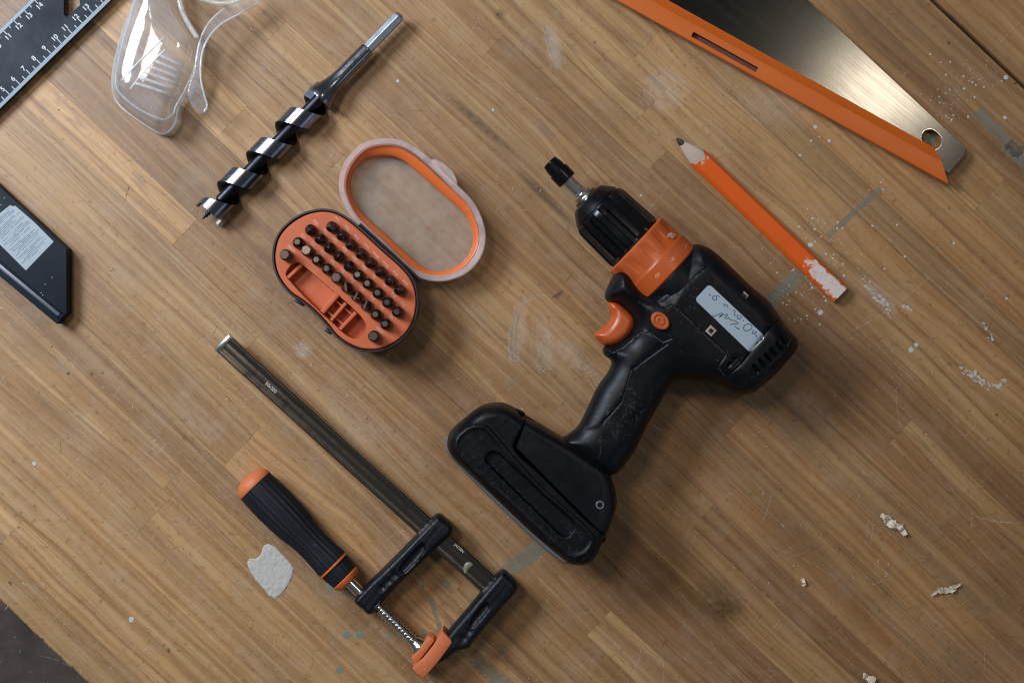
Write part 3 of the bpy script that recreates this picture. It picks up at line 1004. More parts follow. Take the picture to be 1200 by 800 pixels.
# ================================================================== WOOD SHAVINGS
def shaving(X, Y, pts, label):
    t = thing('wood_shaving', X, Y, 0, label, 'wood shaving', 'wood shavings on the bench')
    acc = Acc()
    for path, w, lift in pts:
        p = catmull(PP(path), 1.0, False)
        m = len(p); g = np.gradient(p, axis=0); g /= np.linalg.norm(g, axis=1)[:, None] + 1e-9
        nn = np.stack([-g[:, 1], g[:, 0]], 1)
        ww = w * SC / 2 * (1 + rng.normal(0, .25, m)) * np.clip(np.sin(np.linspace(.3, 2.8, m)) * 1.3, .3, 1)
        zz = .3 + lift * np.abs(np.sin(np.linspace(0, 5.0, m) + rng.random() * 2))
        V = []
        for k in range(m):
            V.append((*(p[k] + nn[k]*ww[k]), zz[k] + .6 + .4*rng.random()))
            V.append((*p[k], zz[k] + rng.random() * .8))
            V.append((*(p[k] - nn[k]*ww[k]), zz[k] + rng.random() * .9))
        n0 = len(V)
        V += [(a, b, c - .22) for a, b, c in V]
        F = []
        for k in range(m - 1):
            for j in range(2):
                a = k*3 + j
                F.append([a, a+1, a+4, a+3])
                F.append([n0+a, n0+a+3, n0+a+4, n0+a+1])
            F.append([k*3, k*3+3, n0+k*3+3, n0+k*3]); F.append([k*3+2, n0+k*3+2, n0+k*3+5, k*3+5])
        acc.add(V, F)
    acc.build('curl', SHAVE, t)
shaving(1047, 613, [([(1031, 602), (1037, 606), (1046, 613), (1054, 617)], 8, 1.6), ([(1036, 608), (1043, 614), (1050, 618)], 7, 2.2), ([(1052, 616), (1057, 621), (1060, 627)], 8, 2.0), ([(1045, 612), (1053, 615), (1059, 613)], 4, 1.5)],
        'crumpled pale wood shaving, the larger upper one near the right edge')
shaving(1108, 690, [([(1090, 697), (1099, 691), (1108, 690), (1118, 687), (1126, 683)], 5.5, 1.2), ([(1098, 692), (1110, 692), (1120, 689)], 5, 1.6)],
        'long thin straight pale wood sliver lying near the lower right corner')
shaving(1017, 794, [([(1011, 788), (1018, 793), (1025, 798)], 7, 1.5), ([(1013, 791), (1022, 797)], 6, 1.2)],
        'small pale wood shaving cut by the bottom edge of the photo')
shaving(941, 681, [([(938, 676), (941, 680), (941, 686)], 4, 1.5)],
        'tiny curled tan wood chip standing alone between drill and right shavings')

# ================================================================== TRY SQUARE (blade with scale + stock)
def try_square():
    t = thing('try_square', 0, 250, 0, 'dark metal try square with centimetre scale and stickered stock at left edge', 'try square')
    z1 = 8.0
    du = np.array([.7145, -.6997]); dn = np.array([.6997, .7145])  # photo grid: along scale, towards lower right
    o5 = np.array([9.6, 109.4])     # lower edge foot of tick 5 (inner side of the pale band)
    def g(u, n_): return tuple(o5 + du*u + dn*n_)
    # blade outline: lower edge at n=+7, upper edge at n=-75
    hw = 74.5
    lo = 6.5
    out = [g(-130, lo), g(190, lo), g(190, -60), g(-130, -60)]
    tri = [(75, -14), (74.5, 17.2), (78, 20.5), (94, 6), (93, 0), (82, -14)]
    # blade with its three-cornered window: two polygons bridged by CDT
    def blade(name, z0, zz, mat):
        O = ccw(straight(PP(out, zz), 6)); I = ccw(np.array(PP(tri, zz)))
        allp = np.concatenate([O, I]); no = len(O)
        vs, es, fs, *_ = delaunay_2d_cdt([Vector(map(float, p)) for p in allp], [(no + i, no + (i+1) % len(I)) for i in range(len(I))], [list(range(no))], 1, 1e-5)
        v2 = np.array([(p.x, p.y) for p in vs])
        fs = [f for f in fs if not inside(np.array([v2[list(f)].mean(0)]), I)[0]]
        n_ = len(v2)
        V = [(x, y, zz) for x, y in v2] + [(x, y, z0) for x, y in v2]
        F = [list(f) for f in fs] + [[i + n_ for i in reversed(f)] for f in fs]
        cnt = {}
        for f in fs:
            for i in range(len(f)):
                a, b = f[i], f[(i+1) % len(f)]; cnt.setdefault((min(a, b), max(a, b)), []).append((a, b))
        for l in cnt.values():
            if len(l) == 1:
                a, b = l[0]; F.append([b, a, a + n_, b + n_])
        return mk(name, V, F, mat, t)
    blade('blade', 6.0, z1, DKBLUE)
    for nm, a, b in (('scale_edge', lo - 4.6, lo - .3), ('scale_edge', -59.8, -55.6)):
        q = [g(-130, a), g(190, a), g(190, b), g(-130, b)]
        prism(nm, PP(q, z1), z1 - .1, z1 + .12, LIGHTEDGE, t, bev=.1, seg=1)
    acc = Acc()
    ang = math.atan2(.6997, .7145)
    zt = z1 + .06
    def tick(u, n0, n1, w=.9):
        q = [g(u - w/2, n0), g(u + w/2, n0), g(u + w/2, n1), g(u - w/2, n1)]
        acc.add([(x, y, zt) for x, y in PP(q, z1)], [[0, 1, 2, 3]])
    cm = 17.08
    for k in range(0, 15):
        u = (k - 5) * cm
        tick(u, -.2 + 2, -5.0)
        tick(u + cm/2, 2, -2.6)
        if k >= 3:
            x, y = P(*g(u - 1.2, -8.0), z1)
            acc.add(*text_vf(str(k), 4.9, (x, y), ang, zt, bold=.02))
    u11 = 47.2
    for k in range(5, 18):
        u = u11 + (k - 11) * cm
        n0 = -56.0
        tick(u, n0, n0 + 6.0)
        tick(u + cm/2, n0, n0 + 3.4)
        x, y = P(*g(u - .8, n0 + 9.0), z1)
        acc.add(*text_vf(str(k), 4.9, (x, y), ang, zt, bold=.02))
    acc.build('scale_print', WHITEP, t)
    # stock
    zs = 12.0
    st = [(-110, 117), (0, 219), (77.8, 291), (77.8, 366), (66, 379), (0, 324), (-150, 200)]
    prism('stock', PP(st, zs), .0, zs, DKBLUE, t, bev=.35)
    for a, b, w, z2 in (((-60, 262), (69, 369), 9.5, 17.0),):
        A, B = np.array(a, float), np.array(b, float); d = (B - A) / np.linalg.norm(B - A); nn = np.array([-d[1], d[0]])
        for off, ww, zz in ((-3.2, 1.6, 14.2), (3.6, 1.6, 14.0), (8.4, 1.4, 11.0)):
            q = [A + nn*(off - ww/2), B + nn*(off - ww/2), B + nn*(off + ww/2), A + nn*(off + ww/2)]
            prism('rail', PP(q, zz), zs - (1 if zz > 12.5 else 8), zz, DKBLUE, t, bev=.4)
        q = [A + nn*(-2), B + nn*(-2), B + nn*(2.4), A + nn*(2.4)]
        prism('rail_channel', PP(q, zs), zs - .5, zs + .5, metal('rail_steel', (.16, .18, .21), .42, .3, bump=.05), t, bev=.2)
    lab = zoom(4.444, 0, 210, [(53, 135), (66, 141), (80, 139), (180, 225), (280, 325), (135, 475), (60, 400), (-40, 300), (-110, 270), (-60, 225)])
    prism('sticker', PP(lab, zs), zs + .02, zs + .14, LABELP, t, bev=.05, seg=1)
    acc = Acc()
    # print: rows of small marks running up-right
    L0 = np.array(P(-10, 262, zs)); 
    e1 = np.array([.72, .69]); e2 = np.array([.70, -.71])
    lp = ccw(PP(lab, zs)); lp2 = offset(lp, 1.2)
    for r in range(34):
        base = np.array(P(-22, 285, zs)) + e2 * (r * 1.12 - 6)
        u = -6.0
        if r % 7 == 6: continue
        while u < 34:
            L = rng.uniform(.8, 6 if r % 3 else 14)
            a = base + e1*u; b = base + e1*(u + L)
            h = rng.choice([.16, .24, .3]) 
            q = [a - e2*h, b - e2*h, b + e2*h, a + e2*h]
            if inside(np.array(q), lp2).all():
                acc.add([(x, y, zs + .16) for x, y in q], [[0, 1, 2, 3]])
            u += L + rng.uniform(.3, .8)
    acc.build('sticker_print', LABELT, t)
    # nicks
    acc = Acc()
    for X, Y in ((61, 325), (53, 333), (50, 346), (53, 355), (70, 366), (48, 343), (1, 240), (28, 372), (40, 358), (5, 232)):
        x, y = P(X, Y, zs); acc.add(*flat_vf(blob(x, y, .4, 7, .4), zs, zs + .1))
    set_props(acc.build('chips', LABELP, t), kind='stuff')
try_square()

# ================================================================== SAFETY GOGGLES
def goggles():
    t = thing('safety_goggles', 195, 60, 0, 'clear plastic safety goggles with ribbed side vents lying at top left', 'safety goggles')
    zr = 8.0
    out = [(160, 0), (172, -35), (190, -58), (206, -50), (207, -15), (211, 0), (214, 14), (222, 28), (232, 44), (235, 58), (231, 80), (218, 110), (209, 126), (206, 143), (199, 153), (190, 157), (176, 150), (158, 138), (141, 124), (134, 112), (133, 95), (137, 70), (147, 35)]
    o = catmull(PP(out, zr), 1.6)
    o = ccw(o)
    c0 = np.array(P(185, 70, zr))
    def top(x, y, d):
        return 4 + 15 * quarter(d, 6.0) + 13 * quarter(d, 24.0)
    ob, hf = relief('lens', o, top, lambda x, y, d: top(x, y, d) - 1.2, CLEAR, t, R=24, step=1.6, grid=2.2, smooth=80, fr=(.02, .05, .1, .16, .22, .27, .35, .5, .7, 1))
    def on(pts, lift=0.0, z=26, step=2.0):
        p = catmull(PP(pts, z), step, False)
        h = hf(p[:, 0], p[:, 1])
        return [(a, b, c + lift) for (a, b), c in zip(p, h)]
    def flatpath(pts, z, step=2.0, closed=False, arm=0):
        p = catmull(PP(pts, z), step, closed)
        if closed: p = np.concatenate([p, p[:2]])
        return [(a, b, z - arm*.22*(a + 205)) for a, b in p]
    acc = Acc()
    acc.add(*tube_vf(flatpath(out, 4.2, closed=True), .85))
    acc.build('rim', CLEARE, t, 60)
    acc = Acc()
    acc.add(*tube_vf(flatpath([(160, -8), (149, 33), (139, 70), (135.5, 92), (138, 106), (153, 121), (172, 133), (192, 140), (202, 135), (206, 125), (216, 107), (228, 80), (232, 60)], 19.2), .75))
    acc.build('inner_rim', CLEARE, t, 60)
    acc = Acc(); acc.add(*tube_vf(flatpath([(206, -30), (208, -12), (210.5, 2), (214, 15), (222, 30), (231, 44)], 27), 1.7, 14)); acc.build('nose_bridge', CLEARN, t, 60)
    acc = Acc(); acc.add(*tube_vf(flatpath([(218, -12), (232, -3), (246, 2), (257, 4), (272, 3), (286, -2), (300, -12)], 25), 1.6, 14)); acc.build('brow_bar', CLEARN, t, 60)
    # vent ribs
    A, B = np.array([193, 65.]), np.array([157, 103.]); C, D = np.array([216, 76.]), np.array([203, 117.])
    for k in range(6):
        f = (k + .4) / 6
        a = A + (B - A)*f; b = C + (D - C)*f
        acc = Acc(); acc.add(*tube_vf(on([a, (a + b)/2, b], .2), [.4] + [1.15] * (len(on([a, (a+b)/2, b])) - 2) + [.4], 10)); acc.build('vent_rib', CLEARE, t, 60)
    acc = Acc()
    acc.add(*tube_vf(on([(196, 60), (175, 82), (155, 106)], .1), .55)); acc.add(*tube_vf(on([(218, 74), (211, 95), (202, 120)], .1), .5))
    acc.build('vent_frame', CLEARE, t, 60)
    acc = Acc(); acc.add(*tube_vf(on([(195, 46), (170, 70), (144, 96)], .1), .6)); acc.build('crease', CLEARE, t, 60)
    # temple arm
    arm = [(302, -2), (278, 16), (259, 28), (247, 42), (239.5, 58), (236.5, 75), (237, 95), (241, 114), (243.5, 124), (240, 132), (234, 134), (226, 125), (221.5, 112), (223, 101), (228, 85), (230, 68), (233, 52), (240, 37), (250, 21), (266, 7), (278, -6), (292, -16)]
    za = 22.0
    o2 = catmull(PP(arm, za), 1.5)
    relief('temple_arm', o2, lambda x, y, d: za + .5*quarter(d, .8) - .22*(x + 205) - .10*(y - 200)*0, lambda x, y, d: za - 1.6 - .22*(x + 205), CLEAR, t, R=.8, step=1.5, grid=4, smooth=80, fr=(.5, 1.))
    acc = Acc()
    acc.add(*tube_vf(flatpath([(302, 0), (278, 16), (258.8, 28), (246.5, 42), (238.8, 58), (235.9, 75), (236.2, 94.5), (240.4, 114), (243, 124), (239.5, 132)], za + .4, arm=1), .65))
    acc.add(*tube_vf(flatpath([(266, 7), (250, 21), (239.5, 37), (234, 54), (231, 72)], za + .4, arm=1), .65))
    acc.build('arm_edge', CLEARE, t, 60)
    x, y = P(232.3, 121, za); lathe('hinge_pin', (x, y, za + .8), (0, 0, 1), [(0, .9), (1.2, .9), (1.6, .5)], CLEARE, t, 12)
    acc = Acc()
    for ch, X, Y in zip('STARTUL', *zip(*[(137.2 + .62*i, 85.5 - 3.05*i) for i in range(7)])):
        x, y = P(X + .8, Y, 20); acc.add(*text_vf(ch, 2.0, (x, y), R_(78), 0, lambda a, b: hf(a, b) + .25))
    for ch, i in zip('EP7', (8, 9, 10)):
        x, y = P(137.2 + .62*i + .8, 85.5 - 3.05*i, 20); acc.add(*text_vf(ch, 2.0, (x, y), R_(76), 0, lambda a, b: hf(a, b) + .25))
    acc.build('moulded_lettering', LABELT, t)
goggles()

# ================================================================== AUGER BIT
def auger():
    t = thing('auger_bit', 350, 135, 0, 'polished steel spiral auger drill bit with screw tip and hex shank', 'auger bit')
    R = 10.2; zc = 10.3
    k = SC * (1 - zc/CAMH)
    x0, y0 = P(237, 257, zc)
    a = np.array([.6965, .7175, 0]); p = np.array([.7175, -.6965, 0]); z = np.array([0, 0, 1.])
    O = np.array([x0, y0, zc])
    def pt(u, r, th):    # th: 0 left side, 90 up, 180 right side
        return O + a*u + r*(-p*math.cos(th) + z*math.sin(th))
    # helix
    pitch = 48.7 * k
    prof = [(-6.6, R), (6.6, R), (6.7, R-1.0), (6.2, R-3.0), (5.8, R-5.0), (5.6, 3.8), (5.4, 1.5), (-5.4, 1.5), (-5.6, 3.8), (-5.8, R-5.0), (-6.2, R-3.0), (-6.7, R-1.0)]
    u_top0 = 17.5 * k          # band centre at top near the tip
    th0, th1 = R_(90 - 150), R_(90 + 360*3.72)
    n = int((th1 - th0) / R_(6))
    V, F, mats = [], [], []
    m = len(prof)
    for i in range(n + 1):
        th = th0 + (th1 - th0) * i/n
        uc = u_top0 + pitch * (th - R_(90)) / (2*math.pi)
        s = min(1, (i + 6) / 20)
        for du, r in prof: V.append(pt(max(uc + du * s, 13.4*k + (R - r)*.25), r, th))
    for i in range(n):
        for j in range(m):
            q = (j + 1) % m
            F.append([i*m + j, i*m + q, (i+1)*m + q, (i+1)*m + j]); mats.append(0 if j == 0 else 1)
    F.append(list(range(m))[::-1]); F.append([n*m + j for j in range(m)]); mats += [0, 1]
    o = mk('spiral_flute', V, F, GUN, t, 28)
    o.data.materials.append(GUND)
    for pl, mi in zip(o.data.polygons, mats): pl.material_index = mi
    lathe('core', O + a*(26*k), a, [(0, 1.6), (3, 4.1), (175*k, 4.1)], GUND, t, 24)
    # cutting spurs at the head
    acc = Acc()
    for th_ in (R_(20), R_(200)):
        b = [pt(u, r, th_ + dt) for (u, r, dt) in ((4, R, -.25), (4, R, .35), (11, R, .35), (11, R, -.25), (5, R-2, -.2), (5, R-2, .3), (11, R-2, .3), (11, R-2, -.2))]
        acc.add(b, [[0, 1, 2, 3], [7, 6, 5, 4], [0, 4, 5, 1], [1, 5, 6, 2], [2, 6, 7, 3], [3, 7, 4, 0]])
    acc.build('cutting_spur', GUN, t)
    # lead screw
    V, F = lathe_vf(O, a, [(0, .15), (15*k*1.0, 1.7), (30*k, 2.4)], 20)
    acc = Acc(); acc.add(V, F)
    path = []
    turns = 6.5
    for i in range(int(turns * 14)):
        f = i / (turns*14); th = f * turns * 2*math.pi
        path.append(pt(.5 + f * 23*k, .35 + 2.0*f, th))
    acc.add(*tube_vf(path, [.25 + .5*min(1, i/20) for i in range(len(path))], 6))
    acc.build('screw_tip', GUND, t, 50)
    # shank: flared shoulder, round shaft, hexagonal end
    lathe('shank', O + a*(196*k), a, [(0, 3.0), (.5, R*.97), (5*k, R*.97), (9*k, R*.90), (15*k, R*.76), (22*k, R*.64), (30*k, 5.7), (40*k, 5.2), (79*k, 5.1), (82*k, 4.9), (83*k, 4.0)], GUN, t, 48)
    hexo = [(278*k - 2, 4.1), (330*k, 4.1), (333*k, 3.4), (334.5*k, 2.2)]
    V, F = [], []
    for u, r in hexo:
        for i in range(6): V.append(pt(u, r, R_(60*i + 30)))
    for q in range(3):
        for i in range(6): F.append([q*6 + i, q*6 + (i+1) % 6, q*6 + 6 + (i+1) % 6, q*6 + 6 + i])
    F += [[5, 4, 3, 2, 1, 0], [18 + i for i in range(6)]]
    o = mk('hex_shank', V, F, HEXS, t)
    bv = o.modifiers.new('bevel', 'BEVEL'); bv.width = .0003; bv.segments = 2
    # stamped mark on the shaft
    acc = Acc()
    x, y = P(405, 76, 15)
    acc.add(*text_vf('18', 3.0, (x, y), math.atan2(a[1], a[0]), 0, lambda X, Y: np.array([zc + math.sqrt(max(.1, 5.16**2 - (((X_-O[0])*p[0] + (Y_-O[1])*p[1]))**2)) + .03 for X_, Y_ in zip(X, Y)])))
    acc.build('stamp', DARK, t)
auger()

# ================================================================== BIT CASE
def bit_case():
    t = thing('bit_case', 445, 290, 0, 'open oval plastic bit case with orange insert and frosted lid', 'bit case')
    zt = 36.0
    Z = lambda pts: zoom(4.2105, 310, 230, pts)
    outer = Z([(265, 61), (335, 66), (400, 96), (470, 150), (580, 250), (690, 350), (738, 415), (760, 500), (752, 590), (715, 670), (650, 730), (570, 764), (480, 765), (405, 735), (345, 690), (305, 640), (250, 580), (185, 525), (120, 480), (62, 405), (38, 330), (38, 260), (60, 190), (110, 130), (185, 82)])
    o = ccw(catmull(PP(outer, zt), 1.4))
    # shell: walls + bottom, hollow for the insert
    rings = [(0, 3.2), (.8, 2.2), (6, 1.4), (zt - 6, .1), (zt - 1, 0), (zt, .4), (zt, 1.3), (zt - 3, 1.8), (3, 3.0)]
    V, F = [], []; n = len(o)
    for z, i_ in rings:
        q = offset(o, i_) if i_ else o
        V += [(x, y, z) for x, y in q]
    for k in range(len(rings) - 1):
        for i in range(n): F.append([k*n + i, k*n + (i+1) % n, (k+1)*n + (i+1) % n, (k+1)*n + i])
    F.append(list(range(n))[::-1]); F.append([(len(rings)-1)*n + i for i in range(n)])
    mk('shell', V, F, CASEB, t, 50)
    # clips on the lower left wall
    for pts in ([(150, 505), (192, 530), (186, 542), (140, 515)], [(300, 648), (330, 668), (322, 682), (296, 664)]):
        prism('clip', PP(Z(pts), 22), 12, 22, CASEB, t, bev=.5)
    # insert
    ins = offset(o, 2.1)
    pocket = Z([(118, 352), (150, 325), (180, 332), (260, 398), (352, 478), (430, 545), (490, 610), (502, 655), (480, 692), (440, 702), (395, 680), (330, 620), (275, 572), (200, 500), (130, 425), (103, 385)])
    pk = ccw(catmull(PP(pocket, zt - 1), 1.2))
    zi = zt - 1.2
    ext = np.concatenate([pk, offset(pk, .18), offset(pk, -.25), offset(pk, .6), offset(pk, .9)])
    def top(x, y, d):
        q = np.stack([x, y], 1)
        s = pdist(q, pk) * np.where(inside(q, pk), 1, -1)
        return zi - .5 * (1 - quarter(d, 1.0)) - 9.0 * sstep(0.0, .9, s) - .12*np.sin(x*.2)*np.sin(y*.17)
    relief('insert', ins, top, lambda x, y, d: 0*x + zi - 12, ORANGE2, t, R=1.0, step=1.4, grid=2.2, extra=ext, smooth=40, fr=(.3, .6, 1))
    for (a, b, w, hz) in (((182, 338), (114, 402), 17, zi + .2), ((362, 482), (284, 572), 24, zi + 1.2), ((402, 526), (328, 612), 15, zi + .8), ((452, 572), (372, 656), 18, zi + 1.2)):
        A, B = np.array(a, float), np.array(b, float); d = (B-A)/np.linalg.norm(B-A); nn = np.array([-d[1], d[0]]) * w/2
        prism('divider', PP(Z([A - nn, B - nn, B + nn, A + nn]), zi), zi - 9.5, hz, ORANGE2, t, bev=.5)
    for a, b in (((335, 500), (440, 590)), ((300, 560), (400, 640))):
        A, B = np.array(a, float), np.array(b, float); d = (B-A)/np.linalg.norm(B-A); nn = np.array([-d[1], d[0]]) * 5
        prism('cross_rib', PP(Z([A - nn, B - nn, B + nn, A + nn]), zi - 3), zi - 9.5, zi - 2.5, ORANGE2, t, bev=.4)
    rowA = [(330, 148), (378, 190), (424, 236), (474, 280), (520, 325), (568, 370), (616, 415), (664, 460)]
    rowB = [(222, 163), (270, 208), (317, 252), (364, 296), (413, 342), (462, 388), (509, 431), (558, 476), (606, 521), (654, 567)]
    rowC = [(161, 228), (210, 270), (258, 314), (306, 357), (354, 402), (403, 449), (451, 493), (500, 538), (548, 584), (595, 630)]
    rowD = [(101, 288), (537, 690)]
    names = {0: ['PH1', 'PH1', 'PH2', 'PH2', 'PH00', 'PH00', 'PH2', 'PH3'], 1: ['PZ0', 'PZ1', 'PZ1', 'PZ2', 'PZ2', 'PZ3', 'T8', 'T9', 'T10', 'T15'],
             2: ['SL3', 'SL4', 'SL5', 'SL6', 'T20', 'T25', 'T27', 'T30', 'H3', 'H4'], 3: ['HEX5', 'HEX6']}
    acc = Acc()
    e = math.atan2(-45, 48)
    zb = zi - 1.5
    for r, row in enumerate((rowA, rowB, rowC, rowD)):
        for i, q in enumerate(row):
            off = (30, -34) if r < 3 else (32, -30)
            x, y = P(*Z([(q[0] + off[0], q[1] + off[1])])[0], zi)
            acc.add(*text_vf(names[r][i], 2.5, (x, y), e, zi + .12, bold=.01))
    acc.build('size_marks', EMB, t)
    # ---- lid
    Zl = lambda pts: zoom(2.963, 300, 150, pts)
    lo_ = Zl([(430, 38), (500, 42), (555, 68), (605, 108), (650, 150), (700, 200), (755, 258), (787, 325), (795, 390), (777, 450), (732, 500), (670, 527), (610, 530), (560, 515), (518, 488), (430, 405), (340, 322), (308, 270), (290, 215), (293, 160), (320, 102), (368, 56)])
    zl = 20.0
    lo2 = ccw(catmull(PP(lo_, zl), 1.4))
    rings = [(.6, 5.2), (.2, 4.4), (1.0, 2.6), (4, 1.3), (zl - 4, .4), (zl - 3.5, -.3), (zl - .8, -.3), (zl, .3), (zl - .3, 3.4), (zl - 1.2, 4.0), (zl - 5, 4.2), (7, 4.5), (5.5, 5.4)]
    V, F = [], []; n = len(lo2)
    for z, i_ in rings:
        q = offset(lo2, i_) if i_ else lo2
        V += [(x, y, z) for x, y in q]
    m = len(rings)
    for k in range(m):
        kk = (k + 1) % m
        for i in range(n): F.append([k*n + i, k*n + (i+1) % n, kk*n + (i+1) % n, kk*n + i])
    lid = mk('lid', V, F, MILKY, t, 50)
    gi = Zl([(432, 97), (475, 99), (515, 115), (560, 152), (640, 222), (725, 300), (748, 350), (752, 400), (735, 445), (692, 482), (645, 498), (595, 491), (555, 465), (460, 380), (372, 300), (338, 245), (328, 195), (342, 148), (380, 110)])
    zg = 12.0
    go = Zl([(430, 60), (490, 66), (545, 95), (590, 130), (640, 176), (690, 222), (740, 272), (768, 330), (776, 390), (760, 440), (722, 484), (668, 512), (612, 516), (565, 502), (525, 476), (440, 398), (352, 315), (322, 262), (304, 212), (307, 165), (332, 112), (375, 74)])
    Oq = ccw(catmull(PP(go, 15), 1.3)); Iq = ccw(catmull(PP(gi, zg), 1.3))
    # loft gasket between the two outlines
    def respace(c, m_):
        L = np.concatenate([[0], np.cumsum(np.linalg.norm(np.roll(c, -1, 0) - c, axis=1))])
        cc = np.vstack([c, c[:1]])
        s = np.linspace(0, L[-1], m_, endpoint=False)
        return np.stack([np.interp(s, L, cc[:, 0]), np.interp(s, L, cc[:, 1])], 1)
    m_ = 220
    Oq, Iq = respace(Oq, m_), respace(Iq, m_)
    # align start
    j = int(np.argmin(np.linalg.norm(Iq - Oq[0], axis=1))); Iq = np.roll(Iq, -j, 0)
    V, F = [], []
    levels = [(0, 15.2), (.12, 15.8), (.5, 15.0), (.85, 13.4), (1.0, 12.2), (1.0, 9.5), (0, 9.5)]
    for f, z in levels:
        V += [(x, y, z) for x, y in Oq*(1-f) + Iq*f]
    L_ = len(levels)
    for k in range(L_):
        kk = (k + 1) % L_
        for i in range(m_): F.append([k*m_ + i, k*m_ + (i+1) % m_, kk*m_ + (i+1) % m_, kk*m_ + i])
    mk('gasket', V, F, ORANGE, lid, 50)
    win = offset(lo2, 4.6)
    relief('window', win, lambda x, y, d: 7.4 + 0*x + .9*(1 - quarter(d, 6)), lambda x, y, d: 6.2 + 0*x + .9*(1 - quarter(d, 6)), LIDW, lid, R=6, step=1.4, grid=3, smooth=70)
    tab = Zl([(600, 108), (622, 108), (650, 120), (684, 152), (697, 180), (700, 202), (680, 192), (640, 160)])
    prism('latch_tab', PP(tab, zl - 2), zl - 7, zl - 1.0, MILKY, lid, bev=.8)
    # hinge barrel between shell and lid
    a_, b_ = P(*Z([(470, 140)])[0], 20), P(*Z([(700, 352)])[0], 20)
    lathe('hinge', (a_[0], a_[1], 21), (b_[0]-a_[0], b_[1]-a_[1], 0), [(0, 1.2), (58, 1.2)], CASEB, t, 12)

    # ---- bits: things of their own
    def bit_mesh(kind):
        V, F = [], []
        def ring(r, z, n=24, hexa=False, star=0, flat=1.0, tw=0):
            out = []
            for i in range(n):
                th = 2*math.pi*i/n
                rr = r
                if hexa:
                    a = (th + tw) % (math.pi/3) - math.pi/6
                    rr = r * .92 / max(.88, math.cos(a))
                if star: rr = r * (1 - star * (0.5 + 0.5*math.cos((4 if kind == 'cross' else 6) * th)))
                out.append((rr*math.cos(th), rr*math.sin(th) * flat, z))
            return out
        if kind == 'cross':
            L = [ring(3.85, 0), ring(3.85, 6.5), ring(3.6, 7.4), ring(2.7, 8.6, star=.06), ring(2.4, 9.8, star=.38), ring(1.3, 11.6, star=.5), ring(.5, 12.0, star=.3)]
        elif kind == 'star':
            L = [ring(3.85, 0), ring(3.85, 6.5), ring(3.55, 7.4), ring(2.8, 8.4), ring(2.5, 9, star=.2), ring(2.4, 11.8, star=.2), ring(2.0, 12.1, star=.2)]
        elif kind == 'flat':
            L = [ring(3.85, 0), ring(3.85, 6.5), ring(3.55, 7.4), ring(3.1, 8.2), ring(3.1, 10, flat=.5), ring(3.2, 12, flat=.18)]
        else:
            L = [ring(3.95, 0), ring(3.95, 7.0), ring(3.7, 7.8), ring(3.3, 8.2, hexa=True), ring(3.3, 12.6, hexa=True), ring(2.9, 13.2, hexa=True)]
        n = 24
        for r_ in L: V += r_
        for k in range(len(L) - 1):
            for i in range(n): F.append([k*n + i, k*n + (i+1) % n, (k+1)*n + (i+1) % n, (k+1)*n + i])
        F.append(list(range(n))[::-1]); F.append([(len(L)-1)*n + i for i in range(n)])
        o_ = mk('screwdriver_bit', V, F, BITM, None, 30)
        me = o_.data; bpy.data.objects.remove(o_)
        return me
    M = {k: bit_mesh(k) for k in ('cross', 'star', 'flat', 'hex')}
    ords = ['first', 'second', 'third', 'fourth', 'fifth', 'sixth', 'seventh', 'eighth', 'ninth', 'last']
    rn = ['the row nearest the frosted lid', 'the middle long row', 'the long row beside the orange pocket']
    for r, row in enumerate((rowA, rowB, rowC, rowD)):
        for i, q in enumerate(row):
            kind = ('cross', 'star', 'star', 'hex')[r]
            if r == 1 and i < 5: kind = 'cross'
            if r == 2 and i in (5, 6, 7): kind = 'flat'
            if r == 2 and i in (1, 4): kind = 'hex'
            o_ = bpy.data.objects.new('screwdriver_bit', M[kind]); COL.objects.link(o_)
            x, y = P(*Z([q])[0], zi + 8)
            o_.location = (x/1000, y/1000, (zi - 1.6)/1000)
            o_.rotation_euler = (R_(rng.normal(0, 1.2)), R_(rng.normal(0, 1.2)), rng.uniform(0, 6.28))
            if r < 3:
                od = 'last' if i == len(row) - 1 else ords[i]
                if i == 0: od = 'first, uppermost'
                lb = 'dark steel screwdriver bit, %s in %s' % (od, rn[r])
                if i == len(row) - 1: lb = 'dark steel screwdriver bit, last and lowest in %s' % rn[r]
            else:
                lb = ['lone hexagonal bit at the left end of the orange insert, above the pocket', 'lone hexagonal bit at the bottom end of the orange insert, below the rows'][i]
            set_props(o_, lb, 'screwdriver bit', 'screwdriver bits standing in the orange insert')
bit_case()

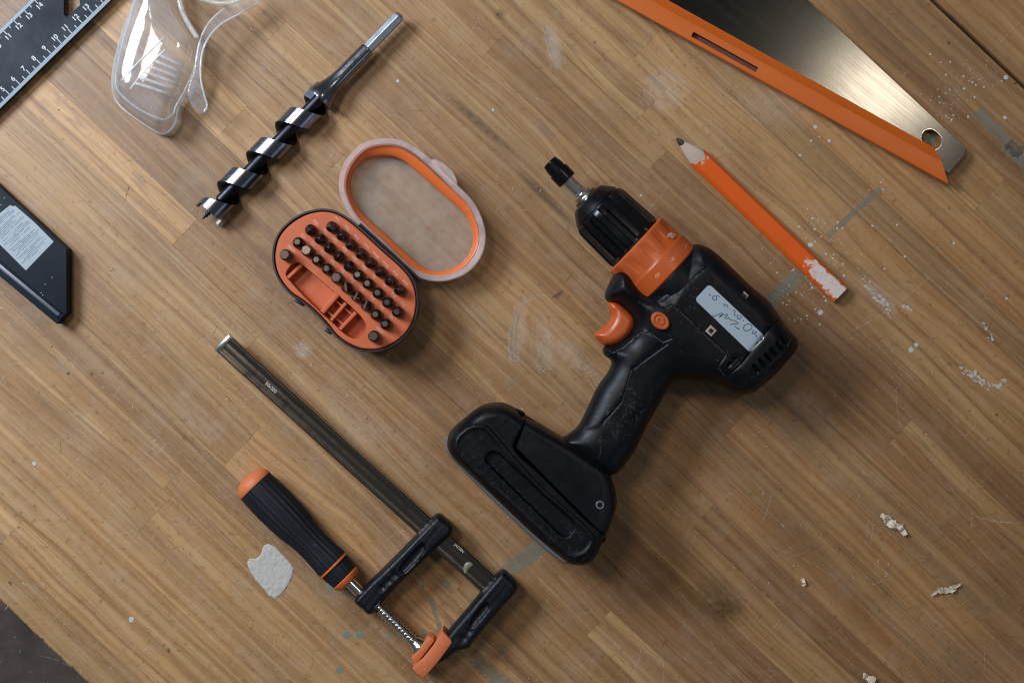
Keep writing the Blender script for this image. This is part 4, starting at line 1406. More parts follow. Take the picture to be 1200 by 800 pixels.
# ================================================================== BAR CLAMP
def clamp():
    t = thing('bar_clamp', 440, 600, 0, 'black and orange F-clamp with steel bar and ribbed handle, bottom left', 'clamp')
    # bar
    zb = 17.0
    d = np.array([.741, .672]); nn = np.array([-.672, .741])
    A = np.array([260, 401.3]); B = A + d*428
    k = SC * (1 - zb/CAMH)
    a = np.array(P(*A, zb)); b = np.array(P(*B, zb)); L = np.linalg.norm(b - a); e = (b - a)/L; f = np.array([-e[1], e[0]])
    # grooved I-like section (y across, z up)
    h = 7.1
    sec = [(-h, 10), (-h, 16.2), (-h + .5, 16.8), (-h + 2.6, 16.9), (-h + 3.4, 16.55), (-2.0, 16.45), (-1.2, 16.6), (1.2, 16.6), (2.0, 16.45), (h - 3.4, 16.55), (h - 2.6, 16.9), (h - .5, 16.8), (h, 16.2), (h, 10), (h - .6, 9.4), (-h + .6, 9.4)]
    V, F = [], []; m = len(sec)
    us = np.linspace(0, L, 90)
    for u in us:
        for y, z in sec:
            q = a + e*u + f*y
            V.append((q[0], q[1], z))
    for i in range(len(us) - 1):
        for j in range(m): F.append([i*m + j, i*m + (j+1) % m, (i+1)*m + (j+1) % m, (i+1)*m + j])
    F.append(list(range(m))[::-1]); F.append([(len(us)-1)*m + j for j in range(m)])
    mk('bar', V, F, BARM, t, 30)
    # bright serrated edges
    for sg in (1, -1):
        V, F = [], []
        us = np.arange(6, L - 2, .55)
        for i, u in enumerate(us):
            w = .10 if i % 2 else -.02
            for y, z in ((h - .5, 16.4), (h + w, 15.6), (h + w, 11), (h - .5, 10.4)):
                q = a + e*u + f*y*sg; V.append((q[0], q[1], z))
        for i in range(len(us) - 1):
            for j in range(3): F.append([i*4 + j, i*4 + j + 1, i*4 + j + 5, i*4 + j + 4])
        mk('serrated_edge', V, F, BRASS, t)
    # bright end with pin
    q = lambda u, y: tuple(a + e*u + f*y)
    prism('bar_end', [q(-.6, -h-.1), q(3.2, -h-.1), q(3.2, h+.1), q(-.6, h+.1)], 9.6, 17.3, STEEL, t, bev=.7)
    for u, y in ((2.4, 1.8), (6.0, -3.6)):
        x, y_ = q(u, y); lathe('end_pin', (x, y_, 15), (0, 0, 1), [(0, 1.8), (2.6, 1.8), (3.2, 1.3), (3.4, .5)], STEEL, t, 16)
    acc = Acc()
    x, y_ = P(317.5, 454, 16.4)
    ang = math.atan2(e[1], e[0])
    acc.add(*text_vf('50x200', 3.3, (x, y_), ang, 16.68, bold=.02))
    acc.build('size_stamp', simple('stamp_grey', (.38, .36, .33), .5), t)
    # dried glue spot on the bar
    gp = catmull(PP(zoom(11.43, 500, 620, [(490, 520), (510, 460), (560, 430), (610, 450), (625, 480), (560, 545), (545, 590), (505, 590)]), 17), .6)
    relief('glue_drop', gp, lambda x, y, dd: 16.2 + 1.6*quarter(dd, 1.6), lambda x, y, dd: 15.9 + 0*x, simple('dried_glue', (.20, .17, .12), .35, .3), t, R=1.6, grid=.8, fr=(.2, .5, 1))
    acc = Acc()
    x, y_ = P(538, 642, 17); acc.add(*text_vf('JACSIN', 2.7, (x, y_), ang, 17.0, bold=.015)); acc.build('bar_lettering', simple('stamp_pale', (.45, .42, .36), .5), t)
    # arms
    za = 24.0
    def armf(name, pts, recess, dents):
        o = ccw(catmull(PP(pts, 18), 1.2))
        rc = ccw(catmull(PP(recess, za), 1.0))
        def top(x, y, dd):
            w = 15 + 9*quarter(dd, 4.0)
            qv = np.stack([x, y], 1)
            s = pdist(qv, rc) * np.where(inside(qv, rc), 1, -1)
            w = w - 2.6*sstep(-.4, 1.8, s)
            for X, Y, r in dents:
                cx, cy = P(X, Y, za)
                w = w - 1.5*np.exp(-(((x-cx)**2 + (y-cy)**2)/r**2))
            return w + .12*np.sin(x*1.1)*np.sin(y*.9)
        relief(name, o, top, lambda x, y, dd: 12 - 9*quarter(dd, 4.0), POWDER, t, R=4.0, step=1.1, grid=.9, smooth=55)
    armf('sliding_arm', [(508, 605), (514, 602), (523, 608), (531, 616), (530, 624), (520, 634), (490, 663), (460, 692), (440, 715), (433, 720), (424, 713), (415, 704), (420, 694), (450, 664), (480, 634)],
         [(497, 636), (499, 643), (494, 652), (474, 672), (468, 670), (468, 664), (488, 641)], [(462, 674, 2.2), (455, 681, 2.2), (448, 688, 2.2)])
    armf('fixed_arm', [(584, 671), (590, 668), (599, 675), (607, 684), (605, 693), (590, 710), (570, 733), (556, 750), (549, 759), (536, 762), (520, 774), (508, 777), (504, 768), (516, 752), (526, 738), (545, 716), (565, 692)],
         [(568, 706), (573, 706), (573, 714), (556, 734), (551, 735), (550, 729), (560, 714)], [(549, 739, 2.4), (543, 747, 2.4)])
    # spindle
    zs = 15.0
    H0 = np.array(P(299, 568.5, zs)); 
    H1 = np.array(P(404, 676, zs)); he = (H1 - H0)/np.linalg.norm(H1 - H0); LH = np.linalg.norm(H1 - H0)
    kk = SC*(1 - zs/CAMH)
    def rib(u, th): return 1 + .006*math.sin(5*th + u*.11) + .028*math.cos(22*th + .9*math.sin(3*th + u*.045)) * (1 if u > 10 else min(1, max(0, (u-3)/7)))
    prof = [(0, 13.4), (4, 13.7), (20, 13.8), (32, 13.5), (42, 12.8), (50, 11.6), (58, 10.9), (66, 10.8), (74, 11.3), (80, 11.7), (82.6, 11.6)]
    sfac = (LH - 12) / 82.6
    lathe('handle_grip', (H0[0], H0[1], zs), (he[0], he[1], 0), [(u*sfac, r) for u, r in prof], HANDLE, t, 132, rib, smooth=60)
    lathe('handle_cap', (H0[0], H0[1], zs), (-he[0], -he[1], 0), [(-.5, 13.7), (.6, 13.8), (2.6, 13.3), (5, 11.8), (7, 9.2), (8.2, 5.6), (8.6, 2)], ORCL, t, 48, smooth=50)
    U = 82.6*sfac
    def at(u, z=zs): return (H0[0] + he[0]*u, H0[1] + he[1]*u, z)
    lathe('handle_ring', at(U), (he[0], he[1], 0), [(-.2, 11.2), (0, 12.2), (1.3, 12.2), (1.5, 11.2)], ORANGE, t, 48)
    lathe('handle_neck', at(U + 1.4), (he[0], he[1], 0), [(0, 11.3), (5, 11.0), (10.6, 10.2)], HANDLE, t, 96, lambda u, th: 1 + .02*math.cos(22*th), smooth=60)
    lathe('handle_collar', at(U + 12), (he[0], he[1], 0), [(0, 10.2), (.4, 10.7), (2.2, 10.4), (4.4, 8.6), (5, 5)], ORANGE, t, 48)
    # smooth rod then thread
    R0 = np.array(at(U + 14)); R1 = np.array([*P(432, 704, zs), zs]); dd = R1 - R0
    lathe('spindle_rod', R0, dd, [(0, 4.0), (np.linalg.norm(dd), 4.0)], STEEL, t, 32)
    T0 = np.array([*P(440, 707, zs), zs]); T1 = np.array([*P(487, 753, zs), zs]); dt = T1 - T0; LT = np.linalg.norm(dt); et = dt/LT
    V, F = [], []
    nS = int(LT/.28); nn_ = 28
    sd = np.cross(et, [0, 0, 1.]); 
    for i in range(nS + 1):
        u = LT*i/nS
        for j in range(nn_):
            th = 2*math.pi*j/nn_
            ph_ = ((u/2.9 - th/(2*math.pi)) % 1.0)
            r = 3.1 + 2.0*(1 - abs(2*ph_ - 1))**1.3
            q_ = T0 + et*u + r*(math.cos(th)*sd + math.sin(th)*np.array([0, 0, 1.])); V.append(q_)
    for i in range(nS):
        for j in range(nn_): F.append([i*nn_ + j, i*nn_ + (j+1) % nn_, (i+1)*nn_ + (j+1) % nn_, (i+1)*nn_ + j])
    mk('threaded_spindle', V, F, STEEL, t, 60)
    lathe('ball_joint', T1 - et*2.5, et, [(0, 3.2), (.6, 4.0), (2.6, 4.9), (4.2, 5.6), (5.4, 6.6), (6.6, 6.6)], STEEL, t, 32, smooth=50)
    Z7 = lambda pts: zoom(3.636, 400, 580, pts)
    prism('spindle_pad', PP(Z7([(372, 597), (392, 604), (398, 618), (360, 668), (322, 716), (306, 708), (299, 690), (336, 645)]), 20), 6, 22, ORCL, t, bev=1.2)
    prism('fixed_pad', PP(Z7([(432, 573), (470, 612), (472, 626), (452, 655), (420, 698), (352, 776), (322, 758), (304, 738), (306, 728), (350, 690), (390, 640)]), 22), 4, 25, ORCL, t, bev=1.3)
clamp()

# ================================================================== CORDLESS DRILL
def drill():
    t = thing('cordless_drill', 760, 440, 0, 'black and orange cordless drill driver lying on its side mid bench', 'drill')
    zc = 32.0
    k = SC*(1 - zc/CAMH)
    ax = np.array([.7270, -.6866, 0])      # chuck -> back, world
    ox, oy = P(688, 233, zc); O = np.array([ox, oy, zc])
    # -- housing outline (silhouette at mid height)
    body = [(811, 287), (828, 290), (843, 301), (862, 319), (881, 337), (900, 353), (909, 366), (923, 386), (932, 396), (933, 407), (917, 428), (904, 442), (892, 452), (880, 461), (864, 462), (851, 454), (838, 450),
            (811, 446), (795, 446), (785, 452), (773, 472), (760, 495), (744, 527), (735, 540), (724, 553), (705, 558), (675, 535), (655, 516), (664, 509), (676, 500), (687, 480), (700, 453), (713, 434), (716, 423),
            (708, 416), (706, 409), (709, 405.5), (721, 403), (733, 394), (740, 383), (739.5, 373), (731, 362), (721, 355), (712, 353.5), (708.5, 347), (711, 338), (717, 325), (722, 318.5), (729, 316.5), (737, 321.5), (757, 343), (772, 330), (793, 307)]
    o = ccw(catmull(PP(body, zc), 1.4))
    axis_p = np.array(P(856, 392, zc))
    def halfT(x, y):
        # distance below the motor axis (towards the foot)
        rel = np.stack([x - O[0], y - O[1]], 1)
        v = rel @ np.array([-.6866, -.7270])        # + towards the foot
        return 25.0 - 8.0*sstep(22, 55, v) + 5*sstep(128, 160, v)
    zt = 55.0
    G = lambda pts, z=zt: np.array(PP(pts, z))
    Z6 = lambda pts: zoom(3.75, 640, 290, pts)
    lines = [G(Z6([(705, 88), (580, 190), (490, 240), (522, 268), (556, 253), (790, 470), (755, 525), (795, 575)])),
             G(Z6([(265, 475), (340, 445), (385, 410), (425, 370), (460, 375), (512, 416), (552, 400)])),
             G(Z6([(530, 425), (375, 540), (330, 680), (250, 770)]), 49),
             G(Z6([(912, 580), (946, 580), (976, 545), (974, 520), (1032, 470), (1082, 400)])),
             G(Z6([(828, 470), (858, 478), (852, 495), (808, 540)])),
             G(Z6([(775, 595), (860, 505), (985, 350), (1015, 320)]))]
    ext = []
    for ln in lines:
        s = straight(ln, .9, False)
        g_ = np.gradient(s, axis=0); g_ /= np.linalg.norm(g_, axis=1)[:, None]
        n_ = np.stack([-g_[:, 1], g_[:, 0]], 1)
        for w in (-.9, -.45, 0, .45, .9): ext.append(s + n_*w)
    slots = []
    for X, Y in ((884.5, 431), (891, 425), (898, 418.5), (904.5, 412), (911, 405.5), (917, 399)):
        c = G([(X - 3.2, Y - 3.2), (X + 3.0, Y + 3.0)], 50)
        slots.append(c)
        s = straight(c, .5, False)
        for dx in np.arange(-1.6, 1.7, .45): ext.append(s + np.array([dx*.7, -dx*.7])*-1)
    slots.append(G(Z6([(800, 520), (832, 488)])))
    ext.append(straight(slots[-1], .5, False)); ext.append(straight(slots[-1], .5, False) + .6); ext.append(straight(slots[-1], .5, False) - .6)
    ext = np.concatenate(ext)
    plate = ccw(G(Z6([(650, 60), (705, 88), (770, 50), (1015, 300), (860, 500), (790, 470), (556, 253)])))
    gripc = ccw(G([(705, 410), (735, 400), (752, 385), (775, 400), (742, 432), (728, 470), (700, 500), (680, 505), (665, 515), (655, 505), (700, 440)], 48))
    def top(x, y, d):
        T = halfT(x, y)
        w = T*quarter(d, 17.0)**.85
        q = np.stack([x, y], 1)
        for i, ln in enumerate(lines):
            w = w - .55*(1 - sstep(.1, .62, pdist(q, ln, False)))
        for c in slots:
            w = w - 2.2*(1 - sstep(.55, 1.15, pdist(q, c, False)))
        s = pdist(q, plate)*np.where(inside(q, plate), 1, -1)
        w = w + .7*sstep(-.6, .8, s)
        s = pdist(q, gripc)*np.where(inside(q, gripc), 1, -1)
        w = w + .8*sstep(-.8, 1.0, s)
        # concave step behind the collar and around the rear cap
        rear = pdist(q, G(Z6([(775, 595), (860, 505), (985, 350), (1015, 320)])), False)
        w = w - .6*np.exp(-(rear/1.6)**2)
        return zc + w
    ob, hf = relief('housing', o, top, lambda x, y, d: zc - halfT(x, y)*quarter(d, 17.0), BLACK, t, R=17, step=1.2, grid=1.25, extra=ext, smooth=48,
                    fr=(.01, .04, .08, .13, .19, .26, .34, .43, .53, .64, .76, .88, 1.))
    # -- chuck
    def pr(lst): return [(u*k, r*k) for u, r in lst]
    def grooves(u, th):
        if u < 17*k or u > 73*k: return 1.0
        c = math.cos(14*th + .4)
        return 1.0 - .10*float(sstep(.15, -.35, np.array([c]))[0])*min(1, (u - 17*k)/2)
    lathe('chuck', O, ax, pr([(-1, 10), (-.5, 20), (1, 22.5), (3, 24.5), (12, 31), (15, 33), (16.2, 32.4), (17.5, 33.5), (22, 36), (26, 36.6), (34, 36.9), (50, 37.4), (70, 38.2), (73, 38.2), (76, 37), (80, 34)]), CHUCK, t, 168, grooves, smooth=30)
    lathe('gear_neck', O, ax, pr([(128, 36), (130, 43.2), (133, 44), (150, 43.6), (166, 42.6), (180, 40), (186, 30)]), BLACK, t, 96, smooth=50)
    # -- torque collar
    def lobes(u, th):
        if u > 106*k: return 1.0
        c = math.cos(12*th)
        w = .035*sstep(-.2, .6, np.array([c]))[0]
        return 1 - w*sstep(80*k, 86*k, np.array([u]))[0]*(1 - sstep(101*k, 106*k, np.array([u]))[0])
    lathe('torque_collar', O, ax, pr([(77, 38), (77.5, 42), (79, 43.6), (82, 44), (86, 44), (94, 44), (101, 44), (106, 44.2), (108, 44.4), (109.5, 45.2), (112, 45.3), (124, 45.8), (129, 45.8), (131, 44)]), ORANGE3, t, 144, lobes, smooth=25)
    RB = 45.6*k
    def cyl(X, Y):
        s = np.array([ax[1], -ax[0]])
        v = (X - O[0])*s[0] + (Y - O[1])*s[1]
        return zc + np.sqrt(np.clip(RB**2 - v**2, 1, None)) + .12
    acc = Acc()
    for ch, X, Y in (('8', 769.5, 323), ('9', 787, 304.5), ('10', 802, 288.5)):
        x, y = P(X, Y, 54 if ch != '10' else 42)
        acc.add(*text_vf(ch, 5.2, (x, y), R_(-43) + math.pi/2 * 0, 0, cyl))
    acc.build('torque_numbers', EMBO, t)
    acc = Acc()
    cx, cy = P(785.5, 276.5, 44)
    for _ in range(42):
        a = rng.uniform(-3.2, 3.2); b_ = rng.uniform(-1.6, 1.6)
        q = blob(cx + a*.7 + b_*.7, cy + a*-.2 + b_*.9, rng.uniform(.2, .6), 7, .5)
        z_ = cyl(np.array([p_[0] for p_ in q]), np.array([p_[1] for p_ in q]))
        acc.add([(a_[0], a_[1], zz - .25) for a_, zz in zip(q, z_)], [list(range(7))])
    set_props(acc.build('paint_scuff', simple('pale_scuff', (.55, .38, .34), .6), t), kind='stuff')
    # -- bit holder
    lathe('holder_nut', O, ax, pr([(-9, 11), (-8, 12.5), (-3, 12.8), (0, 12.8)]), STEEL, t, 32)
    lathe('holder_washer', O, ax, pr([(-4, 15), (-2.6, 15.6), (0, 15.6)]), BRASS, t, 32)
    lathe('holder_shaft', O, ax, pr([(-34, 7.4), (-12, 7.4), (-11, 8.4), (-8, 8.6)]), STEEL, t, 12, smooth=20)
    hd = np.array([.70, -.714, 0])
    Oh = O + ax*(-34*k)
    lathe('holder_sleeve', Oh, -hd, pr([(-3, 9), (-2.5, 12), (-1, 12.4), (13, 12.4), (13.6, 10.6), (15, 10.6), (15.4, 11), (22, 10.6), (22.5, 9.8), (23.5, 9.9), (27, 9.4), (27.8, 8.4), (27.8, 6), (24, 5.2)]), CHUCK, t, 40)
    # -- trigger
    trig = zoom(5.333, 690, 300, [(122, 290), (170, 285), (225, 322), (285, 385), (288, 445), (240, 515), (165, 562), (100, 561), (60, 532), (31, 497), (45, 473), (108, 427), (138, 372), (121, 325)])
    tr = ccw(catmull(PP(trig, zc), 1.0))
    relief('trigger', tr, lambda x, y, d: zc + 10.0*quarter(d, 6.5), lambda x, y, d: zc - 10.0*quarter(d, 6.5), ORANGE3, t, R=6.5, grid=1.4, smooth=60)
    # -- direction button
    x, y = P(773.5, 376, 56)
    zb = float(hf(x, y)[0])
    acc = Acc()
    V, F = lathe_vf((x, y, zb - 2), (0, 0, 1), [(0, 6.3), (4.0, 6.3), (4.8, 5.7), (5.0, 4.6), (4.3, 4.1), (4.2, 3.3), (4.9, 2.8), (5.0, 1.6), (4.4, 1.2), (4.4, .4)], 40, up=(0, 1, 0))
    V = [(x + (v[0]-x)*1.0 - 0*(v[1]-y), v[1], v[2]) for v in V]
    # oval, long side along the tool axis
    e1 = ax[:2]; e2 = np.array([-e1[1], e1[0]])
    V2 = []
    for v in V:
        r_ = np.array([v[0]-x, v[1]-y]); a_, b_ = r_ @ e1, r_ @ e2
        q = np.array([x, y]) + e1*a_*1.08 + e2*b_*.82; V2.append((q[0], q[1], v[2]))
    mk('direction_button', V2, F, ORANGE3, t, 35)
    # -- paper label with handwriting
    st = np.array(PP(zoom(5.336, 800, 320, [(165, 68), (75, 165), (425, 500), (520, 400)]), 57.5))
    def bil(u, v): return st[0]*(1-u)*(1-v) + st[3]*u*(1-v) + st[1]*(1-u)*v + st[2]*u*v     # u along, v across
    nu, nv = 44, 14
    V, F = [], []
    cr = .16
    for j in range(nv + 1):
        for i in range(nu + 1):
            u, v = i/nu, j/nv
            # rounded ends
            cu, cv = min(u, 1-u)*3.4, min(v, 1-v)
            if cu < cr and cv < cr:
                dx, dy = cr - cu, cr - cv; L = math.hypot(dx, dy)
                mx = max(dx, dy)
                if L > 0:
                    s_ = mx/L
                    cu2, cv2 = cr - dx*s_, cr - dy*s_
                    u = cu2/3.4 if u < .5 else 1 - cu2/3.4
                    v = cv2 if v < .5 else 1 - cv2
            q = bil(u, v); V.append((q[0], q[1], 0))
    Va = np.array(V); Va[:, 2] = hf(Va[:, 0], Va[:, 1]) + .12
    for j in range(nv):
        for i in range(nu): F.append([j*(nu+1) + i, j*(nu+1) + i + 1, (j+1)*(nu+1) + i + 1, (j+1)*(nu+1) + i])
    nvx = len(Va)
    lower = Va.copy(); lower[:, 2] -= .1
    Vall = np.vstack([Va, lower]); F += [[a_ + nvx for a_ in reversed(f_)] for f_ in list(F)]
    mk('sticker', Vall, F, STICKW, t, 60)
    acc = Acc()
    S5 = lambda pts: np.array(PP(zoom(8.889, 810, 330, pts), 57.7))
    strokes = [[(185, 138), (192, 130), (196, 150)], [(232, 148), (222, 172), (236, 192), (258, 188), (264, 166), (250, 150), (236, 156)], [(262, 150), (276, 146), (296, 160)], [(280, 225), (284, 230)],
               [(330, 240), (338, 232), (350, 262)], [(356, 240), (372, 242), (384, 275)], [(400, 282), (404, 287)], [(432, 305), (446, 296), (458, 310), (446, 345), (466, 352)], [(490, 340), (478, 362), (486, 386), (510, 384), (520, 362), (504, 350)],
               [(535, 400), (552, 414)], [(560, 450), (545, 480), (560, 510), (600, 505), (632, 480), (625, 450), (590, 440), (562, 452)], [(648, 500), (632, 550)], [(688, 520), (650, 535), (668, 545), (684, 580)], [(690, 582), (693, 586)],
               [(225, 345), (230, 362), (262, 350), (300, 335), (325, 328), (310, 350), (292, 366), (330, 350), (362, 340), (380, 345), (350, 372), (365, 385), (392, 375), (400, 392), (425, 400), (450, 405), (470, 418), (490, 432), (440, 438), (420, 440), (408, 452)],
               [(450, 462), (470, 476), (500, 492)], [(482, 492), (505, 490)]]
    for s_ in strokes:
        p_ = catmull(S5(s_), .35, False)
        acc.add(*ribbon_vf(p_, .46, .16, hf, taper=False))
    acc.build('handwriting', INK, t)
    # -- seam highlights painted as thin grey ribbons, rubs on the grip
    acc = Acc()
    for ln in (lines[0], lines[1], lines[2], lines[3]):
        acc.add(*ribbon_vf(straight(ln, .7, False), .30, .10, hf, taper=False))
    acc.build('seam_highlight', scratch_mat('grey_seam_highlight', (.16, .165, .18), .75), t)
    acc = Acc()
    def rubs(cx_, cy_, sx_, sy_, cnt, z_, f_, ln_=5):
        for _ in range(cnt):
            X, Y = rng.normal(cx_, sx_), rng.normal(cy_, sy_)
            a_ = rng.uniform(0, 3.14); L_ = rng.exponential(ln_) + 1.5
            p_ = straight(PP([(X, Y), (X + L_*math.cos(a_), Y + L_*math.sin(a_))], z_), .6, False)
            if len(p_) > 2 and (f_(p_[:, 0], p_[:, 1]) > 40).all(): acc.add(*ribbon_vf(p_, rng.uniform(.15, .55), .07, f_))
    rubs(738, 500, 14, 22, 70, 47, hf); rubs(700, 492, 10, 12, 30, 47, hf); rubs(745, 465, 12, 10, 30, 48, hf)
    rubs(820, 360, 50, 40, 60, 55, hf); rubs(790, 320, 20, 14, 25, 55, hf)
    set_props(acc.build('dusty_rubs', scratch_mat('dusty_rub', (.15, .155, .18), .30), t), kind='stuff')
    # -- small inserts on the housing
    def sq(cx_, cy_, s_, ang_, z_): 
        x_, y_ = P(cx_, cy_, z_); return [(x_ + s_*math.cos(ang_ + math.pi/2*i + math.pi/4), y_ + s_*math.sin(ang_ + math.pi/2*i + math.pi/4)) for i in range(4)]
    zz = float(hf(*P(833, 387.5, 56))[0])
    prism('inspection_plug', sq(833, 387.5, 3.9, R_(-42), 57), zz - 1, zz + .35, TAN, t, bev=.2)
    prism('inspection_hole', sq(833, 387.5, 2.0, R_(-42), 57), zz + .2, zz + .42, DARK, t, bev=.05)
    zz = float(hf(*P(872, 347, 56))[0])
    prism('inspection_plug', sq(872.5, 346.5, 3.0, R_(-42), 57), zz - 1, zz + .15, TAN, t, bev=.2)
    prism('inspection_hole', sq(871.2, 347.2, 2.7, R_(-42), 57), zz + .02, zz + .26, DARK, t, bev=.05)
    # -- foot (battery socket)
    foot = [(617, 486.5), (636, 498), (655, 509), (680, 525), (702, 540), (714, 553), (720, 570), (722, 588), (717, 606), (709, 625), (680, 597), (655, 572.5), (630, 547), (604, 520.5)]
    zfz = 32.0
    union = [(617, 487), (636, 498), (655, 509), (680, 525), (702, 540), (714, 553), (720, 570), (722, 588), (717, 606), (709, 625), (703, 638), (697, 650), (688, 658), (677, 659.5), (666, 657.5), (657, 651),
             (635, 633), (607, 608), (580, 582), (552, 556), (531, 535), (525, 524), (524.5, 515), (527, 506), (535, 497), (545, 489), (556, 480), (568, 473.5), (580, 471.5), (591, 472), (603, 477.5)]
    un = ccw(catmull(PP(union, 33), 1.4))
    fo = ccw(straight(PP(foot, zfz), 1.2))
    def ft(x, y, d):
        q = np.stack([x, y], 1)
        s = pdist(q, G([(622, 500), (640, 512), (700, 553), (707, 572), (703, 600)], 60), False)
        return zfz + 27.5*quarter(pdist(q, un), 5.5)**.75*(.6 + .4*sstep(-.2, .25, d)) - .5*np.exp(-(s/.8)**2) - .9*(1 - sstep(.1, .7, d))
    fob, fhf = relief('battery_socket', fo, ft, lambda x, y, d: zfz - 29.5*quarter(d, 7.0), BLACK, t, R=7, step=1.2, grid=1.5, smooth=50)
    acc = Acc()
    for i in range(9):       # worn, unreadable raised marks
        X, Y = 610 + i*6.2, 519 + i*6.4
        x_, y_ = P(X, Y, 60)
        for q in range(2):
            a_ = rng.uniform(0, 3.14); L_ = rng.uniform(.5, 1.3)
            dx, dy = math.cos(a_)*L_, math.sin(a_)*L_
            ox_, oy_ = rng.normal(0, .5, 2)
            acc.add(*ribbon_vf([(x_ + ox_ - dx, y_ + oy_ - dy), (x_ + ox_, y_ + oy_ + .2), (x_ + ox_ + dx, y_ + oy_ + dy)], .42, .15, fhf))
    acc.build('embossed_lettering', BLACKR, t)
    x_, y_ = P(703, 591, 58); zf = float(fhf(x_, y_)[0])
    lathe('screw', (x_, y_, zf - 1), (0, 0, 1), [(0, 3.1), (1.2, 3.1), (1.7, 2.7), (1.7, 1.7), (.8, 1.5), (.8, .2)], metal('screw_steel', (.42, .47, .52), .3), t, 24, up=(0, 1, 0), smooth=30)
    # -- battery pack
    bat = [(616, 485.5), (603, 477.5), (591, 472), (580, 471.5), (568, 473.5), (556, 480), (545, 489), (535, 497), (527, 506), (524.5, 515), (525, 524), (531, 535), (552, 556), (580, 582), (607, 608), (635, 633), (657, 651), (666, 657.5), (677, 659.5), (688, 658), (697, 650), (703, 638), (708.5, 626), (680, 598.5), (655, 574), (629, 548.5), (602.5, 521.5), (608, 505)]
    bo = ccw(catmull(PP(bat, 34), 1.1))
    cont = ccw(catmull(G(zoom(4, 520, 470, [(50, 225), (62, 160), (110, 120), (190, 112), (235, 150), (330, 262), (450, 392), (560, 490), (680, 600), (708, 650), (690, 700), (640, 735), (580, 735), (500, 670), (400, 580), (250, 440), (110, 320)]), 62), 1.5))
    slot = ccw(catmull(G(zoom(4, 520, 470, [(192, 272), (212, 240), (248, 236), (300, 280), (420, 390), (540, 500), (608, 566), (612, 600), (584, 634), (545, 628), (460, 545), (340, 430), (210, 300)]), 60), 1.2))
    ext2 = np.concatenate([slot, offset(slot, .5), offset(slot, -.5), offset(slot, 1.2), offset(slot, 2.0), cont, offset(cont, 1), offset(cont, -1), offset(cont, 2.2)])
    def bt(x, y, d):
        q = np.stack([x, y], 1)
        w = 25.5*quarter(pdist(q, un), 7.5)**.75*(.6 + .4*sstep(-.2, .25, d)) - .9*(1 - sstep(.1, .7, d))
        s = pdist(q, cont)*np.where(inside(q, cont), 1, -1)
        w = w + 1.5*sstep(-.8, .9, s) - .8*sstep(2.0, 3.5, s)
        s2 = pdist(q, slot)*np.where(inside(q, slot), 1, -1)
        w = w - 3.2*sstep(-.3, 1.1, s2)
        return 34 + w + .06*np.sin(x*.7)*np.sin(y*.8)
    _, bhf = relief('battery', bo, bt, lambda x, y, d: 34 - 31*quarter(d, 5.0), BLACK, t, R=9, step=1.1, grid=1.2, extra=ext2, smooth=50)
    rd = np.array(PP([(575, 540), (590, 560)], 60))
    acc = Acc()
    for _ in range(90):
        X, Y = rng.uniform(540, 690), 0; Y = X*.93 + rng.normal(20, 12)
        p_ = PP([(X, Y), (X + rng.normal(0, 5), Y + rng.normal(0, 5))], 60); p_ = straight(p_, .6, False)
        if len(p_) > 2 and (bhf(p_[:, 0], p_[:, 1]) > 55).all() and inside(p_, bo).all(): acc.add(*ribbon_vf(p_, rng.uniform(.15, .5), .07, bhf))
    set_props(acc.build('battery_scuffs', scratch_mat('blue_grey_scuff', (.08, .10, .14), .30), t), kind='stuff')
    # pale foot rail along the bottom of the pack
    pad = [(523.5, 510), (521.5, 519.5), (524, 531), (538, 547.5), (563, 572.5), (598, 606.5), (633, 639), (653, 655.5), (663, 661), (672, 657), (640, 630), (600, 592), (560, 552), (538, 528), (532, 514)]
    relief('battery_rail', ccw(catmull(PP(pad, 40), 1.2)), lambda x, y, d: 36 + 7*quarter(d, 2.2), lambda x, y, d: 36 - 12*quarter(d, 2.2), GREYRUB, t, R=2.2, grid=2, smooth=60, fr=(.1, .3, .6, 1.))
drill()

